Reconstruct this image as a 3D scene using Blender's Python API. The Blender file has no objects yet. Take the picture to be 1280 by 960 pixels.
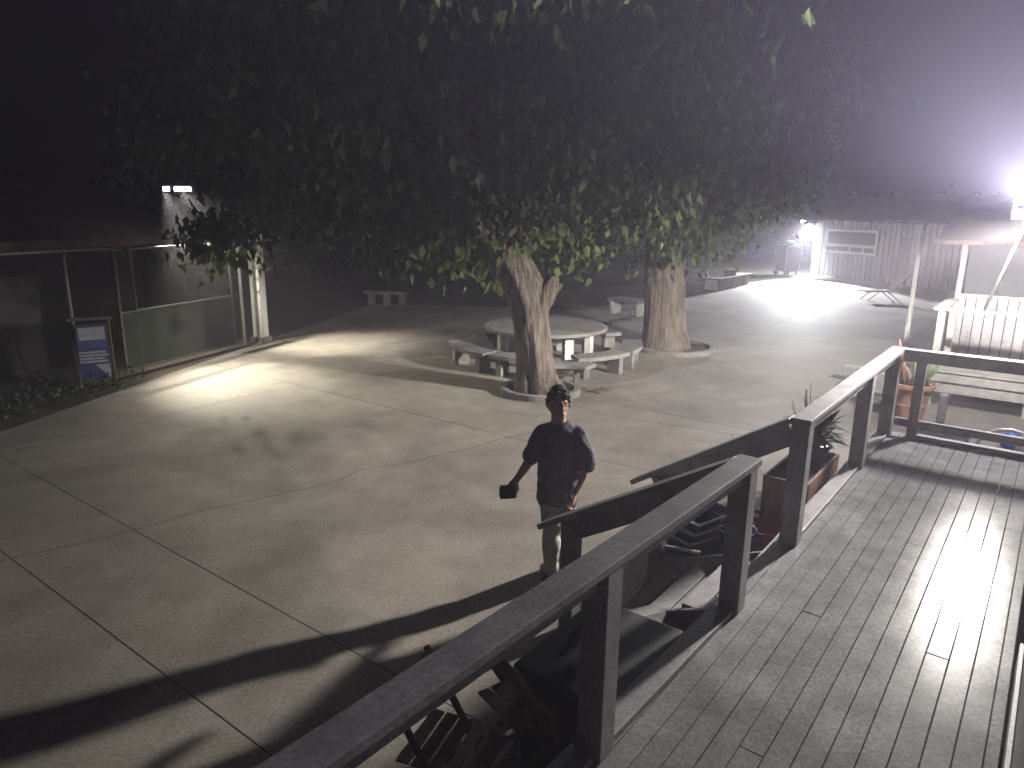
import bpy, bmesh, math, random
import numpy as np
from mathutils import Vector, Matrix
from math import sin, cos, pi, radians, atan2, sqrt
random.seed(7); rng = np.random.default_rng(7)
S = bpy.context.scene
col = S.collection

# ------------------------------------------------------------------ camera, world, light, exposure
F, TH, RO, H = 880.0, .243, .012, 3.12          # focal (px of 1280), pitch, roll, height
R0 = Vector((1, 0, 0)); U0 = Vector((0, sin(TH), cos(TH))); FW = Vector((0, cos(TH), -sin(TH)))
RX = R0*cos(RO) + U0*sin(RO); UX = -R0*sin(RO) + U0*cos(RO)
cam = bpy.data.cameras.new('camera'); co = bpy.data.objects.new('camera', cam); col.objects.link(co)
cam.sensor_width = 36; cam.lens = F/1280*36; cam.clip_start = .05; cam.clip_end = 2000
M4 = Matrix.Identity(4)
for i in range(3):
    M4[i][0], M4[i][1], M4[i][2] = RX[i], UX[i], -FW[i]
M4[2][3] = H
co.matrix_world = M4
S.camera = co
S.view_settings.view_transform = 'Standard'; S.view_settings.look = 'None'
S.view_settings.gamma = 1; S.view_settings.exposure = 0
S.cycles.use_denoising = True
S.cycles.max_bounces = 6; S.cycles.volume_bounces = 0
S.cycles.sample_clamp_indirect = 4

W = bpy.data.worlds.new('World'); S.world = W; W.use_nodes = True
nt = W.node_tree
sk = nt.nodes.new('ShaderNodeTexSky'); sk.sky_type = 'NISHITA'; sk.sun_disc = False
sk.sun_elevation = radians(-6); sk.sun_rotation = radians(250)
nt.links.new(sk.outputs[0], nt.nodes['Background'].inputs[0])
nt.nodes['Background'].inputs[1].default_value = .15

def lamp(name, kind, loc, power, color, aim=None, size=.1, angle=160, blend=.5):
    l = bpy.data.lights.new(name, kind); l.energy = power; l.color = color
    l.shadow_soft_size = size
    o = bpy.data.objects.new(name, l); col.objects.link(o); o.location = loc
    if kind == 'SPOT':
        l.spot_size = radians(angle); l.spot_blend = blend
        o.rotation_euler = (Vector(aim) - Vector(loc)).to_track_quat('-Z', 'Y').to_euler()
    return o
LR = Vector((6.22, 8.72, 3.12))                  # yard floodlight at the right edge
LL = Vector((-7.0, 15.1, 3.45))                  # twin floodlight over the gate
LF = Vector((15.45, 37.35, 2.62))                # wall light on the far shed corner
def profile(o, n=1.3, cap=72, cut0=80, cut1=90, tilt=(0, 0)):
    """the luminaire's own light distribution (as an IES table gives it): more light sideways than straight down, cut off near the horizontal"""
    l = o.data; l.use_nodes = True; t = l.node_tree; N = t.nodes; L = t.links; em = N['Emission']
    tc = N.new('ShaderNodeTexCoord'); sx = N.new('ShaderNodeSeparateXYZ'); L.new(tc.outputs['Normal'], sx.inputs[0])
    def mth(op, a, b=None):
        m = N.new('ShaderNodeMath'); m.operation = op
        for i, v in enumerate((a, b)):
            if v is None: continue
            if isinstance(v, (int, float)): m.inputs[i].default_value = v
            else: L.new(v, m.inputs[i])
        return m.outputs[0]
    c = mth('MULTIPLY', sx.outputs[2], SIGN)                        # cosine from straight down
    p = mth('POWER', mth('MAXIMUM', c, cos(radians(cap))), -n)
    mr = N.new('ShaderNodeMapRange'); mr.interpolation_type = 'SMOOTHSTEP'
    mr.inputs[1].default_value = cos(radians(cut1)); mr.inputs[2].default_value = cos(radians(cut0)); L.new(c, mr.inputs[0])
    L.new(mth('MULTIPLY', p, mr.outputs[0]), em.inputs['Strength'])
SIGN = -1.0
o = lamp('yard_floodlight_beam', 'POINT', LR+Vector((-.03, -.02, -.09)), 290, (1, .94, .85), size=.13)
profile(o, n=3.3, cap=69, cut0=65, cut1=102)
LQ = Vector((-.46, -.60, .66)).normalized()       # aim of the added second head: over the deck toward the camera
lamp('added_veil_head', 'SPOT', LR+LQ*.10+Vector((0, 0, .12)), 8600, (.86, .84, 1), LR+LQ*3, .09, 106, .5)  # extra head, added to light the haze into a veil of glare
lamp('yard_floodlight_spill', 'POINT', LR+Vector((-.12, -.10, 0)), 220, (.80, .76, 1), size=.07)
lamp('gate_floodlight_beam', 'SPOT', LL+Vector((.14, -.09, -.02)), 4300, (1, .93, .76), (-4.15, 16.3, 0), .06, 44, 1)
lamp('gate_floodlight_beam', 'SPOT', LL+Vector((-.2, -.09, -.02)), 4600, (1, .93, .76), (-5.05, 12.7, 0), .06, 44, 1)
lamp('gate_floodlight_spill', 'SPOT', LL+Vector((.14, -.09, -.03)), 1500, (1, .93, .76), (-4.4, 14.2, 0), .06, 110, 1)
lamp('shed_light_beam', 'SPOT', LF+Vector((-.2, -.08, -.05)), 40000, (.95, .97, 1), (11.7, 28.0, 0), .08, 46, .3)
lamp('shed_light_spill', 'SPOT', LF+Vector((-.2, -.08, -.05)), 2600, (.95, .97, 1), (13.2, 38.5, 0), .08, 160, .4)

# ------------------------------------------------------------------ helpers
def G(u, v, z=0.0):
    d = FW + RX*((u-640)/F) + UX*((480-v)/F)
    return Vector((0, 0, H)) + d*((z-H)/d.z)
def PY(u, v, Y):
    d = FW + RX*((u-640)/F) + UX*((480-v)/F)
    return Vector((0, 0, H)) + d*(Y/d.y)
def PP(u, v, P, n):                              # the pixel's ray met with the plane through P with normal n
    d = FW + RX*((u-640)/F) + UX*((480-v)/F); c = Vector((0, 0, H)); P = Vector(P)
    return c + d*((P-c).dot(n)/d.dot(n))

class MB:
    def __init__(s): s.v = []; s.f = []
    def quadbox(s, c8):
        b = len(s.v); s.v += [tuple(p) for p in c8]
        s.f += [tuple(b+i for i in q) for q in ((0,3,2,1),(4,5,6,7),(0,1,5,4),(1,2,6,5),(2,3,7,6),(3,0,4,7))]
    def box(s, c, size, rz=0, rot=None):
        x, y, z = (a/2 for a in size); m = rot or Matrix.Rotation(rz, 3, 'Z'); c = Vector(c)
        s.quadbox([c + m @ Vector(p) for p in ((-x,-y,-z),(x,-y,-z),(x,y,-z),(-x,y,-z),(-x,-y,z),(x,-y,z),(x,y,z),(-x,y,z))])
        return s
    def beam(s, a, b, w, h, up=(0, 0, 1)):       # rectangular bar from a to b: w across, h along up
        a, b = Vector(a), Vector(b); t = (b-a).normalized(); up = Vector(up)
        x = t.cross(up)
        if x.length < 1e-4: x = Vector((1, 0, 0))
        x.normalize(); y = x.cross(t).normalized()
        r = []
        for p in (a, b):
            r.append([p - x*w/2 - y*h/2, p + x*w/2 - y*h/2, p + x*w/2 + y*h/2, p - x*w/2 + y*h/2])
        s.quadbox(r[0] + r[1]); return s
    def tube(s, pts, rad, n=8, cap=True, noise=0, squash=None):
        pts = [Vector(p) for p in pts]
        if not isinstance(rad, (list, tuple)): rad = [rad]*len(pts)
        b = len(s.v); x = None
        for i, p in enumerate(pts):
            t = (pts[min(i+1, len(pts)-1)] - pts[max(i-1, 0)]).normalized()
            if x is None:
                x = t.cross(Vector((0, 1, 0)) if abs(t.y) < .9 else Vector((1, 0, 0)))
            x = (x - t*x.dot(t)).normalized(); y = t.cross(x)
            for k in range(n):
                a = 2*pi*k/n; r = rad[i]*(1 + (random.uniform(-noise, noise) if noise else 0))
                q = x*cos(a)*r + y*sin(a)*r
                if squash: q = Vector((q.x*squash[0], q.y*squash[1], q.z*squash[2]))
                s.v.append(tuple(p + q))
        for i in range(len(pts)-1):
            for k in range(n):
                k2 = (k+1) % n
                s.f.append((b+i*n+k, b+i*n+k2, b+(i+1)*n+k2, b+(i+1)*n+k))
        if cap:
            s.f.append(tuple(b+k for k in range(n))[::-1]); s.f.append(tuple(b+(len(pts)-1)*n+k for k in range(n)))
        return s
    def lathe(s, c, prof, n=20):                 # profile of (r, z) turned about the vertical through c
        c = Vector(c); b = len(s.v)
        for r, z in prof:
            for k in range(n):
                a = 2*pi*k/n; s.v.append((c.x+r*cos(a), c.y+r*sin(a), c.z+z))
        for i in range(len(prof)-1):
            for k in range(n):
                k2 = (k+1) % n; s.f.append((b+i*n+k, b+i*n+k2, b+(i+1)*n+k2, b+(i+1)*n+k))
        s.f.append(tuple(b+k for k in range(n))[::-1]); s.f.append(tuple(b+(len(prof)-1)*n+k for k in range(n)))
        return s
    def prism(s, poly, z0, z1):
        n = len(poly); b = len(s.v)
        s.v += [(p[0], p[1], z0) for p in poly] + [(p[0], p[1], z1) for p in poly]
        s.f.append(tuple(b+i for i in range(n))[::-1]); s.f.append(tuple(b+n+i for i in range(n)))
        for i in range(n):
            j = (i+1) % n; s.f.append((b+i, b+j, b+n+j, b+n+i))
        return s
    def arc(s, c, r0, r1, a0, a1, z0, z1, n=14):  # a curved slab
        c = Vector(c); b = len(s.v)
        for i in range(n+1):
            a = a0+(a1-a0)*i/n
            for r, z in ((r0, z0), (r1, z0), (r1, z1), (r0, z1)):
                s.v.append((c.x+r*cos(a), c.y+r*sin(a), c.z+z))
        for i in range(n):
            for k in range(4):
                k2 = (k+1) % 4; s.f.append((b+4*i+k, b+4*i+k2, b+4*i+4+k2, b+4*i+4+k))
        if abs(a1-a0) < 2*pi-1e-3:
            s.f.append((b, b+3, b+2, b+1)); s.f.append(tuple(b+4*n+k for k in range(4)))
        return s
    def ball(s, c, r, n=10, m=7):
        if not isinstance(r, (list, tuple)): r = (r, r, r)
        c = Vector(c); b = len(s.v)
        for i in range(m+1):
            t = pi*(i+.02 if i == 0 else (i-.02 if i == m else i))/m
            for k in range(n):
                a = 2*pi*k/n; s.v.append((c.x+r[0]*sin(t)*cos(a), c.y+r[1]*sin(t)*sin(a), c.z+r[2]*cos(t)))
        for i in range(m):
            for k in range(n):
                k2 = (k+1) % n; s.f.append((b+i*n+k, b+(i+1)*n+k, b+(i+1)*n+k2, b+i*n+k2))
        s.f.append(tuple(b+k for k in range(n))); s.f.append(tuple(b+m*n+k for k in range(n))[::-1])
        return s
    def build(s, name, mat, parent=None, bevel=0, smooth=False, seg=2):
        me = bpy.data.meshes.new(name); me.from_pydata(s.v, [], s.f); me.update()
        bm = bmesh.new(); bm.from_mesh(me); bmesh.ops.recalc_face_normals(bm, faces=bm.faces); bm.to_mesh(me); bm.free()
        if mat: me.materials.append(mat)
        o = bpy.data.objects.new(name, me); col.objects.link(o)
        if parent:
            o.parent = parent; o.matrix_parent_inverse = Matrix.Translation(parent.location).inverted()
        if smooth: me.shade_smooth()
        if bevel:
            m = o.modifiers.new('edge', 'BEVEL'); m.width = bevel; m.segments = seg; m.limit_method = 'ANGLE'; m.angle_limit = radians(40)
        return o
def thing(name, label, cat, loc=(0, 0, 0), group=None):
    o = bpy.data.objects.new(name, None); col.objects.link(o); o.location = loc; o.empty_display_size = .1
    o['label'] = label; o['category'] = cat
    if group: o['group'] = group
    return o
def tag(o, label, cat, group=None):
    o['label'] = label; o['category'] = cat
    if group: o['group'] = group
    return o
def struct(name, loc=(0, 0, 0)):
    o = bpy.data.objects.new(name, None); col.objects.link(o); o.location = loc; o['kind'] = 'structure'; return o
def inst(src, parent, loc, rz=0, scale=(1, 1, 1), name=None):   # a further piece that shares src's mesh
    o = src.copy(); col.objects.link(o); o.parent = parent
    if parent: o.matrix_parent_inverse = Matrix.Translation(parent.location).inverted()
    o.location = loc; o.rotation_euler = (0, 0, rz); o.scale = scale
    return o

# ------------------------------------------------------------------ materials
def mat(name, c1, c2, scale=6, rough=.8, bump=.15, stretch=(1, 1, 1), spec=.3, detail=8, big=0, obj_var=0, metal=0, fine=0, coord='Object', bdist=.02, crack=0, rvar=.12):
    m = bpy.data.materials.new(name); m.use_nodes = True; t = m.node_tree; N = t.nodes; L = t.links
    b = N['Principled BSDF']; b.inputs['Roughness'].default_value = rough; b.inputs['Specular IOR Level'].default_value = spec
    b.inputs['Metallic'].default_value = metal
    g = N.new('ShaderNodeNewGeometry') if coord == 'World' else N.new('ShaderNodeTexCoord')
    mp = N.new('ShaderNodeMapping'); mp.inputs['Scale'].default_value = stretch
    L.new(g.outputs['Position' if coord == 'World' else coord], mp.inputs[0])
    n = N.new('ShaderNodeTexNoise'); n.inputs['Scale'].default_value = scale; n.inputs['Detail'].default_value = detail; n.inputs['Roughness'].default_value = .65
    L.new(mp.outputs[0], n.inputs['Vector'])
    r = N.new('ShaderNodeValToRGB'); r.color_ramp.elements[0].position = .32; r.color_ramp.elements[1].position = .68
    r.color_ramp.elements[0].color = (*c1, 1); r.color_ramp.elements[1].color = (*c2, 1)
    L.new(n.outputs[0], r.inputs[0]); out = r.outputs[0]
    def mul(fac_out, lo, hi, out):
        mr = N.new('ShaderNodeMapRange'); mr.inputs[1].default_value = .3; mr.inputs[2].default_value = .7
        mr.inputs[3].default_value = lo; mr.inputs[4].default_value = hi
        L.new(fac_out, mr.inputs[0]); x = N.new('ShaderNodeMix'); x.data_type = 'RGBA'; x.blend_type = 'MULTIPLY'; x.inputs[0].default_value = 1
        L.new(out, x.inputs[6]); L.new(mr.outputs[0], x.inputs[7]); return x.outputs[2]
    if big:
        n2 = N.new('ShaderNodeTexNoise'); n2.inputs['Scale'].default_value = big; n2.inputs['Detail'].default_value = 5; n2.inputs['Distortion'].default_value = .6
        L.new(mp.outputs[0], n2.inputs['Vector']); out = mul(n2.outputs[0], .62, 1.18, out)
    if fine:
        n3 = N.new('ShaderNodeTexNoise'); n3.inputs['Scale'].default_value = fine; n3.inputs['Detail'].default_value = 3
        L.new(mp.outputs[0], n3.inputs['Vector']); out = mul(n3.outputs[0], .75, 1.2, out)
    if obj_var:
        oi = N.new('ShaderNodeObjectInfo'); mr = N.new('ShaderNodeMapRange'); mr.inputs[3].default_value = 1-obj_var; mr.inputs[4].default_value = 1+obj_var
        L.new(oi.outputs['Random'], mr.inputs[0]); x = N.new('ShaderNodeMix'); x.data_type = 'RGBA'; x.blend_type = 'MULTIPLY'; x.inputs[0].default_value = 1
        L.new(out, x.inputs[6]); L.new(mr.outputs[0], x.inputs[7]); out = x.outputs[2]
    if crack:                                    # hairline cracks, a few to a slab
        dn = N.new('ShaderNodeTexNoise'); dn.inputs['Scale'].default_value = .7; dn.inputs['Detail'].default_value = 8; L.new(mp.outputs[0], dn.inputs['Vector'])
        ad = N.new('ShaderNodeVectorMath'); ad.operation = 'MULTIPLY_ADD'; L.new(dn.outputs['Color'], ad.inputs[0]); ad.inputs[1].default_value = (.55, .55, 0); L.new(mp.outputs[0], ad.inputs[2])
        vo = N.new('ShaderNodeTexVoronoi'); vo.feature = 'DISTANCE_TO_EDGE'; vo.inputs['Scale'].default_value = crack; L.new(ad.outputs[0], vo.inputs['Vector'])
        cr = N.new('ShaderNodeMapRange'); cr.inputs[1].default_value = .0; cr.inputs[2].default_value = .0014; cr.inputs[3].default_value = .6; cr.inputs[4].default_value = 1; L.new(vo.outputs['Distance'], cr.inputs[0])
        x = N.new('ShaderNodeMix'); x.data_type = 'RGBA'; x.blend_type = 'MULTIPLY'; x.inputs[0].default_value = 1; L.new(out, x.inputs[6]); L.new(cr.outputs[0], x.inputs[7]); out = x.outputs[2]
    L.new(out, b.inputs['Base Color'])
    if bump:
        bp = N.new('ShaderNodeBump'); bp.inputs['Strength'].default_value = bump; bp.inputs['Distance'].default_value = bdist
        L.new(n.outputs[0], bp.inputs['Height']); L.new(bp.outputs[0], b.inputs['Normal'])
    rv = N.new('ShaderNodeMapRange'); rv.inputs[3].default_value = max(.05, rough-rvar); rv.inputs[4].default_value = min(1, rough+rvar)
    L.new(n.outputs[0], rv.inputs[0]); L.new(rv.outputs[0], b.inputs['Roughness'])
    return m
def emit(name, c, s):
    m = bpy.data.materials.new(name); m.use_nodes = True; b = m.node_tree.nodes['Principled BSDF']
    b.inputs['Base Color'].default_value = (.8, .8, .8, 1); b.inputs['Emission Color'].default_value = (*c, 1); b.inputs['Emission Strength'].default_value = s
    return m
def leafmat(name, c1, c2, trans=.35):
    m = mat(name, c1, c2, scale=5, rough=.65, bump=0, spec=.12, obj_var=.2)
    t = m.node_tree; N = t.nodes; L = t.links; b = N['Principled BSDF']
    tr = N.new('ShaderNodeBsdfTranslucent'); src = b.inputs['Base Color'].links[0].from_socket
    L.new(src, tr.inputs[0]); mx = N.new('ShaderNodeMixShader'); mx.inputs[0].default_value = trans
    L.new(b.outputs[0], mx.inputs[1]); L.new(tr.outputs[0], mx.inputs[2]); L.new(mx.outputs[0], N['Material Output'].inputs[0])
    return m
CONC = mat('concrete_paving', (.235, .215, .185), (.33, .305, .268), scale=2.2, rough=.74, bump=.12, big=.35, obj_var=.07, fine=40, coord='World', spec=.22, crack=.07)
CONC2 = mat('cast_concrete', (.15, .145, .135), (.25, .24, .225), scale=7, rough=.85, bump=.2, big=1.2, coord='World', fine=60)
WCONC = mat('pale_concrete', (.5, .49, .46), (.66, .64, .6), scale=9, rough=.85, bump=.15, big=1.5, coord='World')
DIRT = mat('dirt', (.05, .04, .03), (.12, .10, .082), scale=1.5, rough=.95, bump=.5, big=.25, coord='World', fine=25)
SOIL = mat('soil', (.035, .022, .016), (.09, .06, .045), scale=14, rough=1, bump=.8, coord='World')
BARK = mat('bark', (.04, .032, .025), (.20, .165, .135), scale=16, rough=.95, bump=1, stretch=(1, 1, .16), coord='World', big=.8, bdist=.07)
DECKW = mat('weathered_deck_wood', (.18, .182, .184), (.27, .272, .274), scale=5, rough=.17, bump=.015, stretch=(1, 1, 1), obj_var=.08, big=.9, fine=50, coord='World', spec=.09, rvar=.02)
RAILW = mat('painted_rail_wood', (.18, .173, .185), (.27, .26, .275), scale=6, rough=.6, bump=.12, obj_var=.07, big=1.5, fine=50, coord='World', spec=.35)
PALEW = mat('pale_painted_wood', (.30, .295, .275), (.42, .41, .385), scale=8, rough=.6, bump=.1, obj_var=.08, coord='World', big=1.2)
BROWNW = mat('brown_wood', (.15, .08, .055), (.30, .18, .125), scale=10, rough=.7, bump=.2, stretch=(1, 1, .3), obj_var=.15)
WIRE = mat('weathered_wire', (.06, .065, .055), (.1, .105, .09), scale=20, rough=.6, bump=0)
POSTM = mat('dull_painted_steel', (.09, .10, .075), (.15, .16, .125), scale=20, rough=.5, bump=.05, metal=.2)
STEEL = mat('galvanised_steel', (.38, .39, .36), (.55, .56, .52), scale=20, rough=.45, bump=.05, metal=.6)
DSTEEL = mat('dark_steel', (.03, .03, .035), (.07, .07, .075), scale=20, rough=.5, bump=.05, metal=.3)
SCREEN = mat('green_windscreen', (.03, .037, .028), (.055, .063, .048), scale=30, rough=.9, bump=.2, big=1)
ROOFM = mat('brown_shingles', (.055, .036, .026), (.12, .082, .06), scale=12, rough=.95, bump=.5, big=.8, coord='World')
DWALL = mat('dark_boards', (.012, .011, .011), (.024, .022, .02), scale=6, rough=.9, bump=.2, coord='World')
SIDING = mat('grey_siding', (.25, .25, .25), (.38, .38, .375), scale=6, rough=.75, bump=.15, stretch=(1, 1, .2), obj_var=.16, coord='World')
TRIM = mat('white_trim', (.6, .6, .58), (.74, .73, .71), scale=8, rough=.6, bump=.08, coord='World')
GLASS = mat('dark_window_glass', (.015, .016, .02), (.03, .032, .038), scale=3, rough=.35, bump=0, spec=.6)
TERRA = mat('terracotta', (.36, .20, .14), (.50, .30, .22), scale=6, rough=.85, bump=.15, big=2)
BLACKP = mat('black_plastic', (.018, .018, .022), (.035, .035, .042), scale=10, rough=.65, bump=.08)
BLUEP = mat('blue_plastic', (.02, .07, .28), (.035, .12, .42), scale=8, rough=.45, bump=.05)
NAVYP = mat('navy_plastic', (.03, .045, .12), (.06, .08, .19), scale=8, rough=.4, bump=.05)
WHITEP = mat('white_plastic', (.62, .62, .6), (.76, .76, .73), scale=8, rough=.5, bump=.05)
GREENP = mat('green_plastic', (.03, .22, .06), (.06, .36, .1), scale=8, rough=.5, bump=.05)
REDP = mat('faded_red_plastic', (.22, .05, .04), (.36, .10, .08), scale=8, rough=.55, bump=.05)
PANEL = mat('dark_screen_mesh', (.035, .038, .045), (.065, .07, .08), scale=60, rough=.9, bump=.2)
LEAF = leafmat('tree_leaf', (.04, .06, .018), (.09, .12, .04), .22)
LEAF2 = leafmat('shrub_leaf', (.03, .055, .018), (.065, .11, .035), .2)
CACT = mat('cactus_skin', (.09, .13, .06), (.2, .24, .12), scale=16, rough=.7, bump=.3)
PINKF = leafmat('dry_pink_stem', (.30, .15, .12), (.5, .3, .25), .2)
SKIN = mat('skin', (.36, .20, .14), (.46, .27, .19), scale=18, rough=.55, bump=.05)
HAIR = mat('dark_hair', (.03, .022, .018), (.08, .06, .045), scale=60, rough=.6, bump=.6)
SHIRT = mat('dark_cotton_shirt', (.065, .062, .085), (.11, .104, .14), scale=14, rough=.95, bump=.35)
KHAKI = mat('khaki_cloth', (.24, .22, .195), (.38, .35, .315), scale=12, rough=.95, bump=.4)
SHOE = mat('shoe_canvas', (.03, .03, .035), (.06, .06, .07), scale=30, rough=.8, bump=.1)
SOLE = mat('shoe_sole', (.6, .6, .57), (.72, .72, .7), scale=20, rough=.6, bump=.05)
EYEW = mat('eye_white', (.7, .7, .68), (.78, .78, .76), scale=10, rough=.3, bump=0)
LIPS = mat('lips', (.32, .12, .1), (.4, .17, .14), scale=20, rough=.5, bump=0)
LEDW = emit('led_cool_white', (.92, .96, 1), 60)
LEDV = emit('led_violet_white', (.85, .82, 1), 25)
LEDF = emit('led_far', (.95, .97, 1), 4)

# ------------------------------------------------------------------ ground and courtyard slabs
g = MB(); g.prism([(-420, -420), (420, -420), (420, 420), (-420, 420)], -.4, -.0022); o = g.build('ground', DIRT); o['kind'] = 'structure'
def clip(poly, P, n):                            # keep the side n points to
    out = []
    for i in range(len(poly)):
        a, b = poly[i], poly[(i+1) % len(poly)]
        da = (a[0]-P[0])*n[0]+(a[1]-P[1])*n[1]; db = (b[0]-P[0])*n[0]+(b[1]-P[1])*n[1]
        if da >= 0: out.append(a)
        if da*db < 0:
            t = da/(da-db); out.append((a[0]+(b[0]-a[0])*t, a[1]+(b[1]-a[1])*t))
    return out
ALP = .6595
dv = Vector((sin(ALP), cos(ALP), 0)); ev = Vector((cos(ALP), -sin(ALP), 0)); C0 = Vector((4.237, 7.99, 0)); ZD = .663
def DE(e, d, z=0.0): return C0 + ev*e + dv*d + Vector((0, 0, z))
pave = struct('courtyard_pavement')
A1 = radians(36.5); q1 = Vector((sin(A1), cos(A1), 0)); q2 = Vector((cos(A1), -sin(A1), 0))     # the two joint directions
n1s = [-12, -6, -2.2, 1.97, 2.93, 7.6, 10.1, 12.7, 18.5, 26, 37, 62]
n2s = [-22, -16, -12.05, -10.45, -5.9, -.9, 4.2, 10, 20]
# n1 runs along q1, n2 along q2
def cell(a0, a1, b0, b1, gp=.0055):
    pts = []
    for a, b in ((a0+gp, b0+gp), (a0+gp, b1-gp), (a1-gp, b1-gp), (a1-gp, b0+gp)):
        p = q1*a + q2*b; pts.append((p.x, p.y))
    return pts
eL0, eL1 = Vector((-7.19, 9.42, 0)), Vector((-5.97, 16.38, 0)); ed = (eL1-eL0).normalized(); en = (ed.y, -ed.x)
for i in range(len(n1s)-1):
    for j in range(len(n2s)-1):
        cc = q1*(n1s[i]+n1s[i+1])*.5 + q2*(n2s[j]+n2s[j+1])*.5
        if cc.y < -3: continue
        p = clip(cell(n1s[i], n1s[i+1], n2s[j], n2s[j+1]), (eL0.x, eL0.y), en)
        if len(p) > 2: p = clip(p, (-5, 23.6), (-.13, -1) if cc.x < 5 else (.55, -.83))
        if len(p) > 2 and cc.x > -14:
            dz = random.uniform(0, .001)
            MB().prism(p, -.11, dz).build('concrete_slab', CONC, pave)
# a curb of dirt and stones under the fence
# ------------------------------------------------------------------ deck
deck = struct('deck', DE(0, 0))
E0, E1, D0, D1 = .10, 1.66, -11.5, 0.0
pw = .1155; k = 0; e = E0+.004
lens = [(-.0, -7.3), (-.0, -3.1, -8.9), (-.0, -6.9), (-.0, -8.0), (-.0, -4.6, -9), (-.0, -6.0)]
while e < E1-.02:
    cuts = list(lens[k % 6]) + [D1 and 0 or 0, D0]; cuts = sorted(set(cuts), reverse=True)
    w = min(pw-.004, E1-e)
    for c0, c1 in zip(cuts[:-1], cuts[1:]):
        dz = random.uniform(-.0015, .0015)
        MB().beam(DE(e+w/2, c0-.002, ZD-.019+dz), DE(e+w/2, c1+.002, ZD-.019+dz), w, .038).build('plank', DECKW, deck, bevel=.003, seg=1)
    e += pw; k += 1
MB().beam(DE(.08, .02, ZD-.16), DE(.08, -11.5, ZD-.16), .038, .24).build('fascia', RAILW, deck, bevel=.004)
MB().beam(DE(.10, .022, ZD-.16), DE(1.7, .022, ZD-.16), .038, .24).build('fascia', RAILW, deck, bevel=.004)
for d in (-.1, -1.9, -3.8, -5.6, -7.4, -9.2):
    for e_ in (.2, 1.5):
        MB().beam(DE(e_, d, -.05), DE(e_, d, ZD-.045), .09, .09, up=ev).build('support_post', RAILW, deck)
for d in (-.5, -1.5, -2.5, -3.5, -4.5, -5.5, -6.5, -7.5, -8.5, -9.5):
    MB().beam(DE(.11, d, ZD-.10), DE(1.62, d, ZD-.10), .04, .11).build('joist', RAILW, deck)
RT = ZD + 1.0                                    # rail top
PW = .13
def post(parent, e, d, z0, z1, m=None, w=PW): return MB().beam(DE(e, d, z0), DE(e, d, z1), w, w, up=dv).build('post', m or RAILW, parent, bevel=.006)
def cap(parent, a, b, z=RT, w=.17, m=None, name='rail_cap', h=.042, zb=None):
    za = z; zb = z if zb is None else zb
    A, B = DE(*a, za-h/2), DE(*b, zb-h/2)
    return MB().beam(A, B, w, h).build(name, m or RAILW, parent, bevel=.005)
def skirt(parent, a, b, z=RT-.042-.05, h=.095, t=.04, zb=None, name='side_rail'):
    return MB().beam(DE(*a, z), DE(*b, z if zb is None else zb), t, h).build(name, RAILW, parent, bevel=.004)
RE = .20                                         # the railing stands this far in from the deck edge line
rail = thing('deck_railing', 'grey wooden railing along deck edge from stair top post to far corner', 'railing', DE(RE, -1.8, ZD))
for d in (-3.66, -1.55, -.22): post(rail, RE, d, ZD, RT-.044)
cap(rail, (RE, -3.74), (RE, .0), w=.145); skirt(rail, (RE, -3.58), (RE, -1.63)); skirt(rail, (RE, -1.47), (RE, -.30))
MB().beam(DE(RE-.02, -3.58, ZD+.022), DE(RE-.02, -1.63, ZD+.022), .13, .04).build('bottom_rail', RAILW, rail, bevel=.004)
MB().beam(DE(RE-.02, -1.47, ZD+.022), DE(RE-.02, -.30, ZD+.022), .13, .04).build('bottom_rail', RAILW, rail, bevel=.004)
rail2 = thing('deck_railing', 'grey end railing across far end of deck with low bottom rail', 'railing', DE(.9, -.1, ZD))
for e_ in (.46, 1.62): post(rail2, e_, -.10, ZD, RT-.046, w=.10)
cap(rail2, (RE+.075, -.075), (1.75, -.075), z=RT-.002, w=.145)
skirt(rail2, (RE+.07, -.1), (.41, -.1)); skirt(rail2, (.51, -.1), (1.57, -.1))
MB().beam(DE(RE+.07, -.1, ZD+.16), DE(.41, -.1, ZD+.16), .045, .09).build('bottom_rail', RAILW, rail2, bevel=.004)
MB().beam(DE(.51, -.1, ZD+.16), DE(1.57, -.1, ZD+.16), .045, .09).build('bottom_rail', RAILW, rail2, bevel=.004)
MB().beam(DE(.51, -.1, ZD+.022), DE(1.57, -.1, ZD+.022), .09, .04).build('sill_board', RAILW, rail2, bevel=.004)
rail3 = thing('deck_railing', 'near grey deck railing running toward the lower edge of the photo', 'railing', DE(.15, -7, ZD))
def er(d): return RE + max(0, -4.8-d)*-.026      # this run is set out a little askew
for d in (-4.86, -6.45, -8.3, -10.1): post(rail3, er(d), d, ZD, RT-.044)
cap(rail3, (er(-4.76), -4.76), (er(-11.4), -11.4), w=.145)
for a, b in ((-4.94, -6.37), (-6.53, -8.22), (-8.38, -10.02)):
    skirt(rail3, (er(a), a), (er(b), b), h=.08)
    MB().beam(DE(er(a)-.02, a, ZD+.022), DE(er(b)-.02, b, ZD+.022), .13, .04).build('bottom_rail', RAILW, rail3, bevel=.004)
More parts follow.
